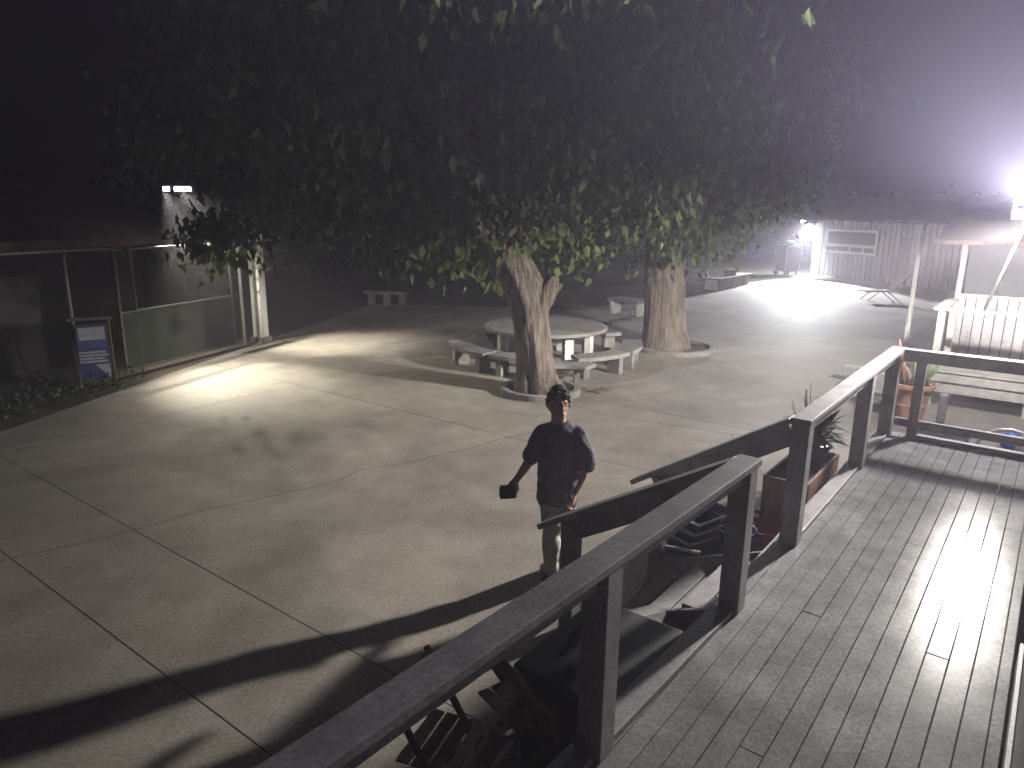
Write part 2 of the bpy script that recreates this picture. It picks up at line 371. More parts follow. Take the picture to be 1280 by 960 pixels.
# stairs down to the courtyard between the two sloping handrails
st = thing('wooden_stairs', 'open wooden steps from deck down to the courtyard between two handrails', 'stairs', DE(-.5, -4.26))
for i in range(3):
    z = ZD - (i+1)*ZD/4; e_ = -.04 - i*.28
    for q in (-.075, .075):
        MB().beam(DE(e_+q, -3.78, z-.02), DE(e_+q, -4.74, z-.02), .135, .04).build('tread', RAILW, st, bevel=.004)
for d in (-3.74, -4.78):
    MB().beam(DE(.07, d, ZD-.22), DE(-.86, d, .06), .04, .24).build('stringer', RAILW, st, bevel=.004)
def handrail(d, eb, zlow, label, top_e):
    h = thing('stair_handrail', label, 'handrail', DE(eb, d))
    post(h, eb, d, -.01, zlow-.09, w=.115)
    s_ = (RT-zlow)/(top_e-eb)
    eo = eb-.26; z_o = zlow - s_*.26
    MB().beam(DE(top_e, d, RT-.023), DE(eo, d, z_o-.023), .15, .042).build('rail_cap', RAILW, h, bevel=.005)
    MB().beam(DE(top_e, d, RT-.132), DE(eb-.06, d, zlow-s_*.06-.132), .042, .175).build('side_rail', RAILW, h, bevel=.004)
    return h
handrail(-3.68, -.88, 1.02, 'far sloping handrail of the deck steps, next to stair top post', .13)
handrail(-4.86, -1.02, .98, 'near sloping handrail of the deck steps, in front of the walking person', .13)
# house wall beside the camera
hw = thing('house_wall', 'shaded house wall at right edge of the deck planks', 'wall', DE(1.78, -8))
MB().beam(DE(1.76, -4.4, 1.45), DE(1.76, -11.5, 1.45), .12, 2.98).build('siding', RAILW, hw, bevel=.004)
MB().beam(DE(1.685, -4.4, ZD+.07), DE(1.685, -11.5, ZD+.07), .022, .13).build('baseboard', RAILW, hw, bevel=.003)

# ------------------------------------------------------------------ right side: gravel yard, second deck, screened porch, floodlight
gy = MB().prism([tuple(DE(-.3, .06)[:2]), tuple(DE(4.5, .06)[:2]), tuple(DE(4.5, 5)[:2]), tuple(DE(-.3, 5)[:2])], -.1, .006).build('side_path', CONC); gy['kind'] = 'structure'
d2 = struct('landing_deck', DE(0, 4.4))
for i in range(14):
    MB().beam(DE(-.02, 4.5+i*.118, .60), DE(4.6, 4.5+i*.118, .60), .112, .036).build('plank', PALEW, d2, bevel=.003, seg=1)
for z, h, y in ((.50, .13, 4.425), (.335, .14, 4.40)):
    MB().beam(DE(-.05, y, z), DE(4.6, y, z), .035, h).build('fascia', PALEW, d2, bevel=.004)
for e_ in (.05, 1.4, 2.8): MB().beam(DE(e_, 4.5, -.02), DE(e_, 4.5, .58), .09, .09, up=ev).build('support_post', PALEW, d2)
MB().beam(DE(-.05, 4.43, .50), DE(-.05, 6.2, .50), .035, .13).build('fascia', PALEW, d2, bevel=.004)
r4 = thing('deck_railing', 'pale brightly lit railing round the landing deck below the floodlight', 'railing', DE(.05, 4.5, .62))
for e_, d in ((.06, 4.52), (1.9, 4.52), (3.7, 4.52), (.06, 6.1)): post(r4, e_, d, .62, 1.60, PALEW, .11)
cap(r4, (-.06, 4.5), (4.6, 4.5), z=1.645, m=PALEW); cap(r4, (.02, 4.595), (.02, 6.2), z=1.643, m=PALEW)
porch = thing('screened_porch', 'low grey cabin porch with dark mesh screens behind the pale railing', 'building', DE(2, 6.3))
for i in range(30):
    e_ = .12 + i*.16
    MB().beam(DE(e_, 6.32, -.02), DE(e_, 6.32, 1.66), .146, .022, up=dv).build('board', RAILW, porch)
MB().beam(DE(.03, 6.30, 1.70), DE(4.9, 6.30, 1.70), .07, .06).build('rail', RAILW, porch)
for i in range(3):
    MB().beam(DE(.14+i*1.6, 6.34, 2.16), DE(1.66+i*1.6, 6.34, 2.16), .02, .86).build('mesh_screen', PANEL, porch)
for e_ in (.06, 1.70, 3.30, 4.9): MB().beam(DE(e_, 6.34, -.02), DE(e_, 6.34, 2.64), .09, .09, up=dv).build('post', RAILW, porch)
rf = MB(); rf.quadbox([DE(-.35, 5.75, 2.62), DE(5.2, 5.75, 2.62), DE(5.2, 9.2, 3.32), DE(-.35, 9.2, 3.32), DE(-.35, 5.75, 2.69), DE(5.2, 5.75, 2.69), DE(5.2, 9.2, 3.39), DE(-.35, 9.2, 3.39)])
rf.build('roof', ROOFM, porch)
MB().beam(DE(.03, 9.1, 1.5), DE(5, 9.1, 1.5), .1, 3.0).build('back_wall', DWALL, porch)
MB().beam(DE(.06, 6.45, 1.3), DE(.06, 9.0, 1.3), .03, 2.6).build('side_wall', RAILW, porch)
# floodlight on a slanting arm
fl = thing('yard_floodlight', 'glaring white floodlight at the right edge above the deck end', 'floodlight', LR)
aim = Vector((-.35, -.12, -.93)).normalized(); qx = Vector((0, 0, -1)).rotation_difference(aim).to_matrix()
MB().box(LR+Vector((0, 0, .03)), (.34, .26, .06), rot=qx @ Matrix.Rotation(ALP, 3, 'Z')).build('housing', DSTEEL, fl, bevel=.01)
MB().box(LR+aim*.012, (.30, .22, .03), rot=qx @ Matrix.Rotation(ALP, 3, 'Z')).build('lens', LEDW, fl, bevel=.004)
hq = LQ.to_track_quat('Z', 'Y').to_matrix(); PQ = LR+Vector((0, 0, .12))  # housing and glowing lens of the added head
MB().box(PQ-LQ*.03, (.42, .34, .08), rot=hq).build('housing', DSTEEL, fl, bevel=.012)
MB().box(PQ+LQ*.02, (.38, .30, .03), rot=hq).build('lens', LEDW, fl, bevel=.004)
armb = DE(.62, 4.52, 1.62); MB().tube([armb, LR+Vector((.0, 0, .08))], .022, 8).build('arm', STEEL, fl)
MB().box(LR+Vector((0, 0, .075)), (.07, .07, .05), ALP).build('bracket', STEEL, fl, bevel=.005)

# ------------------------------------------------------------------ left: chain link fence, gate, building, floodlight
fd = Vector((.318, .948, 0)).normalized(); F0 = Vector((-7.16, 13.19, 0)); FT = 2.36; fn = Vector((fd.y, -fd.x, 0))
def FE(t, z=0.0, off=0.0): return F0 + fd*t + fn*off + Vector((0, 0, z))
def ft(u): return (PP(u, 400, F0, fn)-F0).dot(fd)   # distance along the fence at a pixel column
fen = thing('chain_link_fence', 'tall chain link fence with steel posts left of the gate', 'fence', FE(-2))
for t in (-7.0, -4.9, ft(90), ft(172)): MB().tube([FE(t, -.05), FE(t, FT+.03)], .03, 8).build('post', POSTM, fen)
MB().tube([FE(-9, FT), FE(ft(172), FT)], .024, 8).build('top_rail', POSTM, fen)
def mesh_wire(t0, t1, z0, z1, sp, r, name, parent):
    m = MB(); L_ = t1-t0; Hh = z1-z0; k = -Hh
    while k < L_:
        a0 = max(0, k); a1 = min(L_, k+Hh)
        if a1 > a0:
            m.tube([FE(t0+a0, z0+a0-k), FE(t0+a1, z0+a1-k)], r, 3, cap=False)
            m.tube([FE(t0+a0, z1-(a0-k), .004), FE(t0+a1, z1-(a1-k), .004)], r, 3, cap=False)
        k += sp
    o = m.build(name, WIRE, parent); o['kind'] = 'stuff'; return o
mesh_wire(-9, ft(172), .05, FT, .075, .0017, 'chain_link_mesh', fen)
gate = thing('chain_link_gate', 'wide chain link gate with green windscreen on its lower half', 'gate', FE(1))
ta, tb = ft(150), ft(291)
for t in (ta, tb): MB().tube([FE(t, .08, .03), FE(t, FT-.02, .03)], .026, 8).build('upright', POSTM, gate)
for z in (.10, 1.18, FT-.03): MB().tube([FE(ta, z, .03), FE(tb, z, .03)], .022, 8).build('rail', POSTM, gate)
MB().beam(FE(ta+.03, .64, .025), FE(tb-.03, .64, .025), .006, 1.02).build('windscreen', SCREEN, gate)
mesh_wire(ta, tb, 1.2, FT-.04, .075, .0017, 'chain_link_mesh', gate)
sg = MB().beam(FE(ft(262), 2.17, .06), FE(ft(288), 2.17, .06), .012, .30).build('gate_sign', TRIM); tag(sg, 'blank pale sign board hung at top corner of the gate', 'sign'); 
gp = thing('gate_post', 'slim bright steel gate post between the gate and the white pillar', 'post', FE(ft(304)))
MB().tube([FE(ft(304), -.03), FE(ft(304), 2.42)], .036, 10).build('tube', STEEL, gp); MB().lathe(FE(ft(304), 2.42), [(.045, 0), (.042, .03), (.02, .05)], 10).build('cap', STEEL, gp)
PL = G(325, 428)
pil = thing('white_pillar', 'flaking white square pillar beside the gate post', 'pillar', PL)
MB().box(PL+Vector((.0, .12, 1.30)), (.26, .24, 2.66), -.32).build('shaft', TRIM, pil, bevel=.012)
MB().box(PL+Vector((.0, .12, .06)), (.36, .34, .14), -.32).build('footing', CONC2, pil, bevel=.012)
for z in (1.2, 1.5, 1.75, 2.0): MB().box(PL+Vector((.045, -.02, z)), (.10, .03, .06), -.32).build('bracket', STEEL, pil)
# building behind the fence
bl = thing('low_building', 'dark low building with brown roof behind the chain link fence', 'building', FE(-3, 0, -2.2))
def BE(t, off, z): return FE(t, z, off)
TE = 2.65
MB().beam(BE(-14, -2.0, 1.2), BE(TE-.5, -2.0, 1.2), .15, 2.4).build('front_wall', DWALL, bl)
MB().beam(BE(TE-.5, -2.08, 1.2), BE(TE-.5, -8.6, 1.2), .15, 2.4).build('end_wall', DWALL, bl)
m = MB(); m.quadbox([BE(-14.5, -1.0, 2.40), BE(TE, -1.0, 2.40), BE(TE, -5.2, 4.05), BE(-14.5, -5.2, 4.05), BE(-14.5, -1.0, 2.50), BE(TE, -1.0, 2.50), BE(TE, -5.2, 4.15), BE(-14.5, -5.2, 4.15)]); m.build('front_roof', ROOFM, bl)
m = MB(); m.quadbox([BE(-14.5, -5.205, 4.05), BE(TE, -5.205, 4.05), BE(TE, -9.4, 2.40), BE(-14.5, -9.4, 2.40), BE(-14.5, -5.205, 4.15), BE(TE, -5.205, 4.15), BE(TE, -9.4, 2.50), BE(-14.5, -9.4, 2.50)]); m.build('back_roof', ROOFM, bl)
MB().beam(BE(-14.5, -.98, 2.40), BE(TE, -.98, 2.40), .03, .16).build('eave_board', ROOFM, bl)
for i in range(3):
    t = -6.5+i*2.6
    MB().beam(BE(t, -1.9, 1.35), BE(t+1.0, -1.9, 1.35), .05, .9).build('window', DSTEEL, bl)
fl2 = thing('twin_floodlight', 'lit twin head floodlight high above the gate at left', 'floodlight', (LL.x-.1, LL.y+.2, 0))
MB().tube([(LL.x-.12, LL.y+.22, -.05), (LL.x-.12, LL.y+.22, LL.z+.1)], .045, 8).build('pole', DSTEEL, fl2)
for dx, w in ((-.2, .14), (.14, .40)):
    h = MB().box((LL.x+dx, LL.y+.02, LL.z+.03), (w+.02, .12, .10), -.3).build('lamp_head', DSTEEL, fl2, bevel=.008)
    MB().box((LL.x+dx+.02, LL.y-.06, LL.z), (w, .03, .085), -.3).build('lens', LEDV, h, bevel=.003)
MB().tube([(LL.x-.17, LL.y+.12, LL.z+.08), (LL.x+.2, LL.y+.08, LL.z+.08)], .018, 6).build('crossbar', DSTEEL, fl2)
# poster stand
ps0 = Vector((-7.28, 12.0, 0)); ps = thing('poster_stand', 'wooden display stand with blue and white striped poster by the fence', 'poster stand', ps0)
rz = radians(32); rm = Matrix.Rotation(rz, 3, 'Z')
def PS(x, y, z): return ps0 + rm @ Vector((x, y, z))
for x in (-.27, .27): MB().beam(PS(x, 0, -.03), PS(x, .12, 1.2), .05, .045, up=(0, 1, 0)).build('frame_post', ROOFM, ps, bevel=.004)
for x in (-.27, .27): MB().beam(PS(x, .5, -.03), PS(x, .17, 1.16), .05, .04, up=(0, 1, 0)).build('rear_leg', ROOFM, ps, bevel=.004)
MB().beam(PS(-.35, .13, 1.2), PS(.35, .13, 1.2), .16, .05).build('top_board', ROOFM, ps, bevel=.004)
pb = MB().beam(PS(-.24, .028, .62), PS(.24, .028, .62), .02, .98).build('poster', mat('navy_print', (.018, .024, .07), (.03, .04, .10), scale=6, rough=.7, bump=0), ps)
def strip(x0, x1, z0, z1, m): MB().beam(PS(x0, .012, (z0+z1)/2), PS(x1, .012, (z0+z1)/2), .006, z1-z0).build('print', m, pb)
POSW = mat('faded_white_print', (.16, .17, .19), (.24, .25, .27), scale=10, rough=.7, bump=0); POSB = mat('blue_print', (.025, .035, .12), (.045, .06, .17), scale=6, rough=.7, bump=0)
strip(-.2, .2, .84, 1.06, POSW); strip(-.22, .22, .70, .82, POSB)
for i, w in enumerate((.2, .16, .22, .18)): strip(-.22, w, .44+i*.055, .475+i*.055, POSW)
b_ = MB(); v0 = [PS(x, .010, z) for x, z in ((.0, .4), (.22, .4), (.22, .15))]; v1 = [PS(x, .016, z) for x, z in ((.0, .4), (.22, .4), (.22, .15))]
b_.v = [tuple(p) for p in v0+v1]; b_.f = [(0, 1, 2), (5, 4, 3), (0, 3, 4, 1), (1, 4, 5, 2), (2, 5, 3, 0)]; b_.build('print', POSW, pb)

# ------------------------------------------------------------------ leaves
def leaf_mesh(name, L=.19, Wd=.085, m=None):
    v = []; f = []
    prof = [(0, .0), (.12, .62), (.35, 1), (.6, .8), (.82, .38), (1, 0)]
    for t, w in prof:
        zc = -.25*t*t*L; v += [(-w*Wd/1, t*L, zc+w*Wd*.22), (0, t*L, zc), (w*Wd, t*L, zc+w*Wd*.22)]
    for i in range(len(prof)-1):
        a = 3*i
        f += [(a, a+1, a+4, a+3), (a+1, a+2, a+5, a+4)]
    me = bpy.data.meshes.new(name); me.from_pydata(v, [], f); me.update(); me.materials.append(m or LEAF); me.shade_smooth(); return me
LM = [leaf_mesh('leaf', .20, .062), leaf_mesh('leaf', .17, .055), leaf_mesh('leaf', .24, .07)]
def leaf_cloud(centers, radii, counts, size, name, m, parent=None, droop=.8, seed=1):
    """many small folded leaves, each its own faces, gathered in clumps"""
    r = np.random.default_rng(seed); P = []
    for c, rad, n in zip(centers, radii, counts):
        q = r.normal(size=(n, 3))*np.array(rad)*.5; P.append(np.array(c)+q)
    P = np.concatenate(P); n = len(P)
    az = r.uniform(0, 2*pi, n); el = -droop*pi/2 + r.normal(size=n)*.5
    t = np.stack([np.cos(el)*np.cos(az), np.cos(el)*np.sin(az), np.sin(el)], -1)
    a = r.normal(size=(n, 3)); x = np.cross(t, a); x /= np.linalg.norm(x, axis=1)[:, None]; nn = np.cross(x, t)
    L = size*r.uniform(.65, 1.25, n)[:, None]; w = L*.32
    v = np.stack([P, P+t*L*.4-x*w+nn*w*.3, P+t*L*.45-nn*L*.03, P+t*L*.4+x*w+nn*w*.3, P+t*L-nn*L*.15], 1).reshape(-1, 3)
    b = (np.arange(n)*5)[:, None]
    tri = np.concatenate([b+np.array(q) for q in ((0, 2, 1), (0, 3, 2), (1, 2, 4), (2, 3, 4))], 0)
    me = bpy.data.meshes.new(name); me.vertices.add(len(v)); me.vertices.foreach_set('co', v.ravel().astype(np.float32))
    me.loops.add(tri.size); me.loops.foreach_set('vertex_index', tri.ravel().astype(np.int32))
    me.polygons.add(len(tri)); me.polygons.foreach_set('loop_start', (np.arange(len(tri))*3).astype(np.int32)); me.polygons.foreach_set('loop_total', np.full(len(tri), 3, np.int32))
    me.update(calc_edges=True); me.materials.append(m)
    o = bpy.data.objects.new(name, me); col.objects.link(o)
    if parent: o.parent = parent; o.matrix_parent_inverse = Matrix.Translation(parent.location).inverted()
    return o
def trunk_mesh(pts, rads, n=28, ridg=.09, flare=True, seed=3):
    r = random.Random(seed); m = MB(); pts = [Vector(p) for p in pts]
    P = []; Rr = []
    for i in range(len(pts)-1):
        for s_ in range(6):
            t = s_/6; P.append(pts[i].lerp(pts[i+1], t)); Rr.append(rads[i]*(1-t)+rads[i+1]*t)
    P.append(pts[-1]); Rr.append(rads[-1])
    # smooth the path
    for _ in range(2): P = [P[0]] + [(P[i-1]+P[i]*2+P[i+1])/4 for i in range(1, len(P)-1)] + [P[-1]]
    ph = [r.uniform(0, 2*pi) for _ in range(9)]
    b = len(m.v); x = Vector((1, 0, 0))
    for i, p in enumerate(P):
        t = (P[min(i+1, len(P)-1)]-P[max(i-1, 0)]).normalized(); x = (x-t*x.dot(t)).normalized(); y = t.cross(x); z = i*.16
        for k in range(n):
            a = 2*pi*k/n
            f = 1 + ridg*(.5*sin(5*a+ph[0]+z*.6)+.35*sin(9*a+ph[1]-z)+.5*sin(2*a+ph[2]+z*.9)+.3*sin(13*a+ph[3]+z*2)) + r.uniform(-.02, .02)
            m.v.append(tuple(p + (x*cos(a)+y*sin(a))*Rr[i]*f))
    for i in range(len(P)-1):
        for k in range(n):
            k2 = (k+1) % n; m.f.append((i*n+k, i*n+k2, (i+1)*n+k2, (i+1)*n+k))
    m.f.append(tuple(range(n))[::-1]); m.f.append(tuple((len(P)-1)*n+k for k in range(n)))
    return m
def curb_ring(c, r, label):
    t = thing('tree_ring', label, 'planter ring', c)
    MB().arc(c, r-.11, r, 0, 2*pi, -.03, .11, 40).build('curb', CONC2, t, bevel=.012)
    m = MB(); m.lathe(c, [(r-.112, -.02), (r-.112, .03), (r*.5, .055), (.05, .07)], 32); m.build('soil', SOIL, t, smooth=True)
    return t

# tree in front of the ring of benches
T1 = Vector((.45, 12.0, 0))
curb_ring(Vector((.50, 12.0, 0)), .70, 'low concrete ring full of dark soil round the nearer trunk')
def Y12(u, v, dy=0): return PY(u, v, 12.0+dy)
tr1 = thing('mulberry_tree', 'nearer big leafy tree with knobby trunk leaning left over the benches', 'tree', T1)
tp = [Vector((.46, 12, -.02)), Y12(669, 470), Y12(667, 440), Y12(664, 405), Y12(661, 370), Y12(647, 340), Y12(631, 308), Y12(612, 270, .1), Y12(585, 215, .3), Y12(560, 150, .6)]
trunk_mesh(tp, [.46, .34, .315, .315, .36, .315, .31, .25, .2, .12], n=48, ridg=.11, seed=3).build('trunk', BARK, tr1, smooth=True)
trunk_mesh([Y12(668, 385), Y12(682, 368, -.05), Y12(690, 352, -.08), Y12(692, 345, -.08)], [.22, .20, .13, .09], n=18, ridg=.16, seed=5).build('stub', BARK, tr1, smooth=True)
def limb(pts, r0, r1, parent, seed):
    n = len(pts); trunk_mesh(pts, [r0+(r1-r0)*i/(n-1) for i in range(n)], n=12, ridg=.08, seed=seed).build('branch', BARK, parent, smooth=True)
limb([Y12(640, 325), Vector((-.9, 11.2, 3.2)), Vector((-2.4, 10.8, 3.9)), Vector((-4.2, 11, 4.3)), Vector((-6.0, 11.6, 4.1))], .17, .04, tr1, 11)
limb([Y12(625, 295), Vector((.4, 11.0, 3.7)), Vector((1.2, 10, 4.6)), Vector((1.8, 9.2, 5.2))], .17, .05, tr1, 12)
limb([Y12(612, 270, .1), Vector((-.9, 13.4, 4)), Vector((-2.2, 14.9, 4.7)), Vector((-4.2, 16, 4.8))], .15, .04, tr1, 13)
limb([Y12(632, 315), Vector((.9, 12.5, 3.4)), Vector((2.0, 13, 4.3)), Vector((2.6, 13, 5.2))], .14, .04, tr1, 14)
limb([Y12(600, 240, .2), Vector((-1.4, 11.2, 4.9)), Vector((-2.6, 10.2, 5.8)), Vector((-3.6, 9.4, 6.4))], .13, .04, tr1, 15)
def spray(tree, P, n, rad, seed):
    """a hanging twig with leaves one can pick apart"""
    r = random.Random(seed); P = Vector(P)
    top = P + Vector((r.uniform(-.4, .4), r.uniform(0, .5), .55*rad+.45))
    m = MB()
    for k in range(max(1, n//5)):
        e_ = P + Vector((r.gauss(0, rad*.5), r.gauss(0, rad*.35), r.gauss(0, rad*.3)))
        m.tube([top, (top+e_)/2+Vector((0, 0, .1)), e_], [.012, .008, .004], 5)
    m.build('twig', BARK, tree)
    for k in range(n):
        o = bpy.data.objects.new('leaf', r.choice(LM)); col.objects.link(o); o.parent = tree; o.matrix_parent_inverse = Matrix.Translation(tree.location).inverted()
        o.location = P + Vector((r.gauss(0, rad*.55), r.gauss(0, rad*.4), r.gauss(0, rad*.4)))
        o.rotation_euler = (radians(-70+r.gauss(0, 28)), r.gauss(0, .5), r.uniform(0, 2*pi)); s_ = r.uniform(.75, 1.25); o.scale = (s_, s_, s_)
SP1 = [(405, 262, 10.9, 18, .42), (395, 285, 10.9, 14, .35), (475, 292, 11.2, 16, .4), (510, 300, 11.3, 18, .4), (507, 335, 11.3, 10, .25), (575, 330, 11.3, 14, .28), (600, 318, 11.4, 12, .25), (262, 275, 11.7, 12, .3), (250, 300, 11.8, 14, .35), (275, 315, 11.9, 14, .3), (335, 288, 12, 10, .3), (275, 215, 11.6, 8, .3), (440, 262, 11.2, 10, .4), (655, 292, 11.3, 12, .35), (700, 300, 12.4, 12, .4), (710, 330, 12.4, 10, .35), (618, 352, 11.4, 5, .15), (545, 290, 11.2, 12, .4)]
for i, (u, v, Y, n, r_) in enumerate(SP1): spray(tr1, PY(u, v, Y), n, r_, 100+i)
def crown(tree, C, Rad, n, zmin, seed, size=.19, per=150, m=None, extra=(), shape=None):
    r = np.random.default_rng(seed); cs = []; 
    while len(cs) < n:
        q = r.uniform(-1, 1, 3); d_ = np.linalg.norm(q)
        if d_ > 1 or d_ < .35: continue
        p = np.array(C)+q*np.array(Rad)
        lo = zmin + .9*max(0, 1-abs(q[0])*1.0) + r.uniform(-.25, .5)
        if p[2] < lo: continue
        k_ = Vector(p)-Vector((0, 0, H)); du = 640+F*k_.dot(RX)/k_.dot(FW)-220; dw = 480-F*k_.dot(UX)/k_.dot(FW)-235
        if abs(du) < 75 and -50 < dw < 60: continue          # a gap in the crown where the floodlight shows
        cs.append(p)
    cs = list(cs)+[np.array(e_) for e_ in extra]
    rad = [np.array((.9, .9, .6))*r.uniform(.5, 1.15) for _ in cs]; cnt = [int(per*r.uniform(.5, 1.4)) for _ in cs]
    o = leaf_cloud(cs, rad, cnt, size, 'crown', m or LEAF, tree, .75, seed); o['kind'] = 'stuff'; return o
crown(tr1, (-1.1, 11.9, 4.8), (4.6, 3.9, 3.0), 150, 2.95, 21,
      extra=[Vector(p)+Vector((0, -.25, -.1)) for p in ((-.6, 11.2, 3.1), (-.9, 11.1, 3.3), (-1.4, 11.0, 3.5), (-1.9, 10.8, 3.7), (-2.4, 10.7, 3.9), (-3.2, 10.8, 4.1), (-4.2, 11, 4.3), (-5.2, 11.2, 4.2), (.4, 11, 3.6), (1.2, 10, 4.6), (-2.6, 10.2, 5.8), (.8, 10.6, 3.9))]+[PY(u, v, Y) for u, v, Y in ((270, 285, 12.2), (275, 305, 12.3), (400, 245, 11.4), (480, 275, 11.6), (520, 285, 11.7), (585, 300, 11.8), (660, 270, 12), (700, 290, 12.8), (720, 310, 13), (330, 265, 12.3), (440, 250, 12))])
# second tree
T2 = Vector((3.56, 16.1, 0))
curb_ring(Vector((3.75, 16.1, 0)), .92, 'low concrete ring round the straight thick far trunk')
tr2 = thing('mulberry_tree', 'farther big leafy tree with thick straight furrowed trunk', 'tree', T2)
tp = [Vector((3.56, 16.1, -.02)), PY(830, 415, 16.1), PY(830, 380, 16.1), PY(830, 345, 16.1), PY(832, 310, 16.1), PY(836, 285, 16.1), PY(850, 250, 16.1), PY(862, 200, 16.1), PY(868, 140, 16)]
trunk_mesh(tp, [.58, .47, .44, .44, .45, .42, .32, .24, .15], n=56, ridg=.075, seed=8).build('trunk', BARK, tr2, smooth=True)
limb([PY(832, 300, 16.1), Vector((2.4, 15.6, 3.6)), Vector((1.4, 15.0, 4.3)), Vector((.6, 14.6, 5))], .2, .05, tr2, 31)
limb([PY(838, 285, 16.1), Vector((4.9, 15.2, 3.6)), Vector((5.6, 14.6, 4.2)), Vector((6.2, 14.4, 4.4))], .2, .04, tr2, 32)
limb([PY(846, 255, 16.1), Vector((4.2, 17.4, 4.3)), Vector((5.0, 18.6, 5.2))], .18, .05, tr2, 33)
SP2 = [(800, 235, 14.6, 14, .5), (855, 245, 14.6, 18, .5), (900, 225, 14.2, 16, .5), (925, 200, 14, 16, .45), (985, 190, 13.8, 12, .35), (980, 215, 13.8, 10, .3), (870, 285, 14.8, 14, .4), (915, 275, 14.8, 12, .4), (840, 310, 14.9, 10, .3), (790, 300, 14.8, 12, .4), (880, 310, 14.8, 10, .3), (945, 240, 14, 12, .4), (810, 275, 14.8, 12, .4), (945, 262, 14.4, 8, .35), (760, 265, 14.4, 10, .5)]
for i, (u, v, Y, n, r_) in enumerate(SP2): spray(tr2, PY(u, v, Y), n, r_, 200+i)
crown(tr2, (3.2, 15.6, 5.1), (3.5, 3.4, 2.7), 105, 3.0, 22,
      extra=[PY(u, v, Y) for u, v, Y in ((860, 230, 15), (900, 210, 14.6), (930, 190, 14.4), (980, 180, 14.2), (880, 270, 15.2), (920, 265, 15), (800, 290, 15.3), (790, 240, 15), (870, 300, 15.3), (960, 220, 14.4))])
cb = MB().tube([PY(380, 176, 13), PY(470, 187, 13), PY(540, 194, 13), PY(640, 206, 13.4)], .012, 5).build('overhead_cable', STEEL); tag(cb, 'thin overhead cable strung through the nearer tree crown', 'cable')

# ------------------------------------------------------------------ ring of benches round the concrete table
RC = Vector((.70, 14.85, 0))
pad = MB().lathe(RC+Vector((.1, 0, 0)), [(2.46, -.02), (2.46, .003), (2.44, .006)], 56).build('circular_pad', CONC); pad['kind'] = 'structure'
tbl = thing('picnic_table', 'large round concrete table inside the ring of curved benches', 'table', RC)
MB().lathe(RC, [(1.24, .665), (1.30, .675), (1.31, .735), (1.28, .75)], 48).build('tabletop', CONC2, tbl, bevel=.008)
for a in (20, 65, 110, 155, 200, 245, 295, 335):
    p = RC + Vector((.98*cos(radians(a)), .98*sin(radians(a)), .34))
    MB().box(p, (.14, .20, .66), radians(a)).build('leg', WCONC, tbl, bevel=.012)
for i, (a0, a1, label) in enumerate(((-168, -128, 'leftmost front curved concrete bench segment of the ring'), (-125, -100, 'short curved bench segment just left of the leaning trunk'), (-75, -38, 'front right curved bench segment of the ring beside leaning trunk'), (-35, 5, 'rightmost curved bench segment of the ring toward the thick trunk'), (125, 188, 'back left curved bench segment behind the round table'), (30, 75, 'back right curved bench segment hidden mostly by the round table'))):
    b_ = thing('curved_bench', label, 'bench', RC+Vector((1.83*cos(radians((a0+a1)/2)), 1.83*sin(radians((a0+a1)/2)), 0)), 'curved concrete benches round the table')
    MB().arc(RC, 1.62, 2.06, radians(a0), radians(a1), .35, .43, 14).build('seat', CONC2, b_, bevel=.012)
    for a in (a0+6, a1-6):
        p = RC + Vector((1.84*cos(radians(a)), 1.84*sin(radians(a)), .175))
        MB().box(p, (.30, .13, .36), radians(a)).build('leg', CONC2, b_, bevel=.01)
sb = thing('curved_stool', 'small curved concrete seat right of the leaning trunk with one white leg', 'seat', G(708, 478))
sc = Vector((1.16, 13.6, 0)); sc = G(707, 479)
MB().arc(sc+Vector((-.1, -.9, 0)), .75, 1.15, radians(55), radians(112), .30, .37, 10).build('seat', CONC2, sb, bevel=.01)
MB().box(sc+Vector((-.24, .05, .15)), (.11, .12, .30)).build('leg', WCONC, sb, bevel=.01)
MB().box(sc+Vector((.2, .0, .15)), (.11, .12, .30)).build('leg', CONC2, sb, bevel=.01)
for i, (u, v, a) in enumerate(((726, 488, .4), (740, 492, -.5), (752, 489, .1))):
    p = G(u, v); o = MB().tube([p+Vector((-.13*cos(a), -.13*sin(a), .02)), p+Vector((0, .02, .04)), p+Vector((.14*cos(a), .14*sin(a), .018))], [.014, .018, .01], 6).build('fallen_twig', BARK)
    tag(o, ('fallen twig lying nearest the leaning trunk ring', 'middle fallen twig of the three by the leaning trunk', 'fallen twig farthest right of the leaning trunk')[i], 'twig', 'fallen twigs by the leaning trunk')
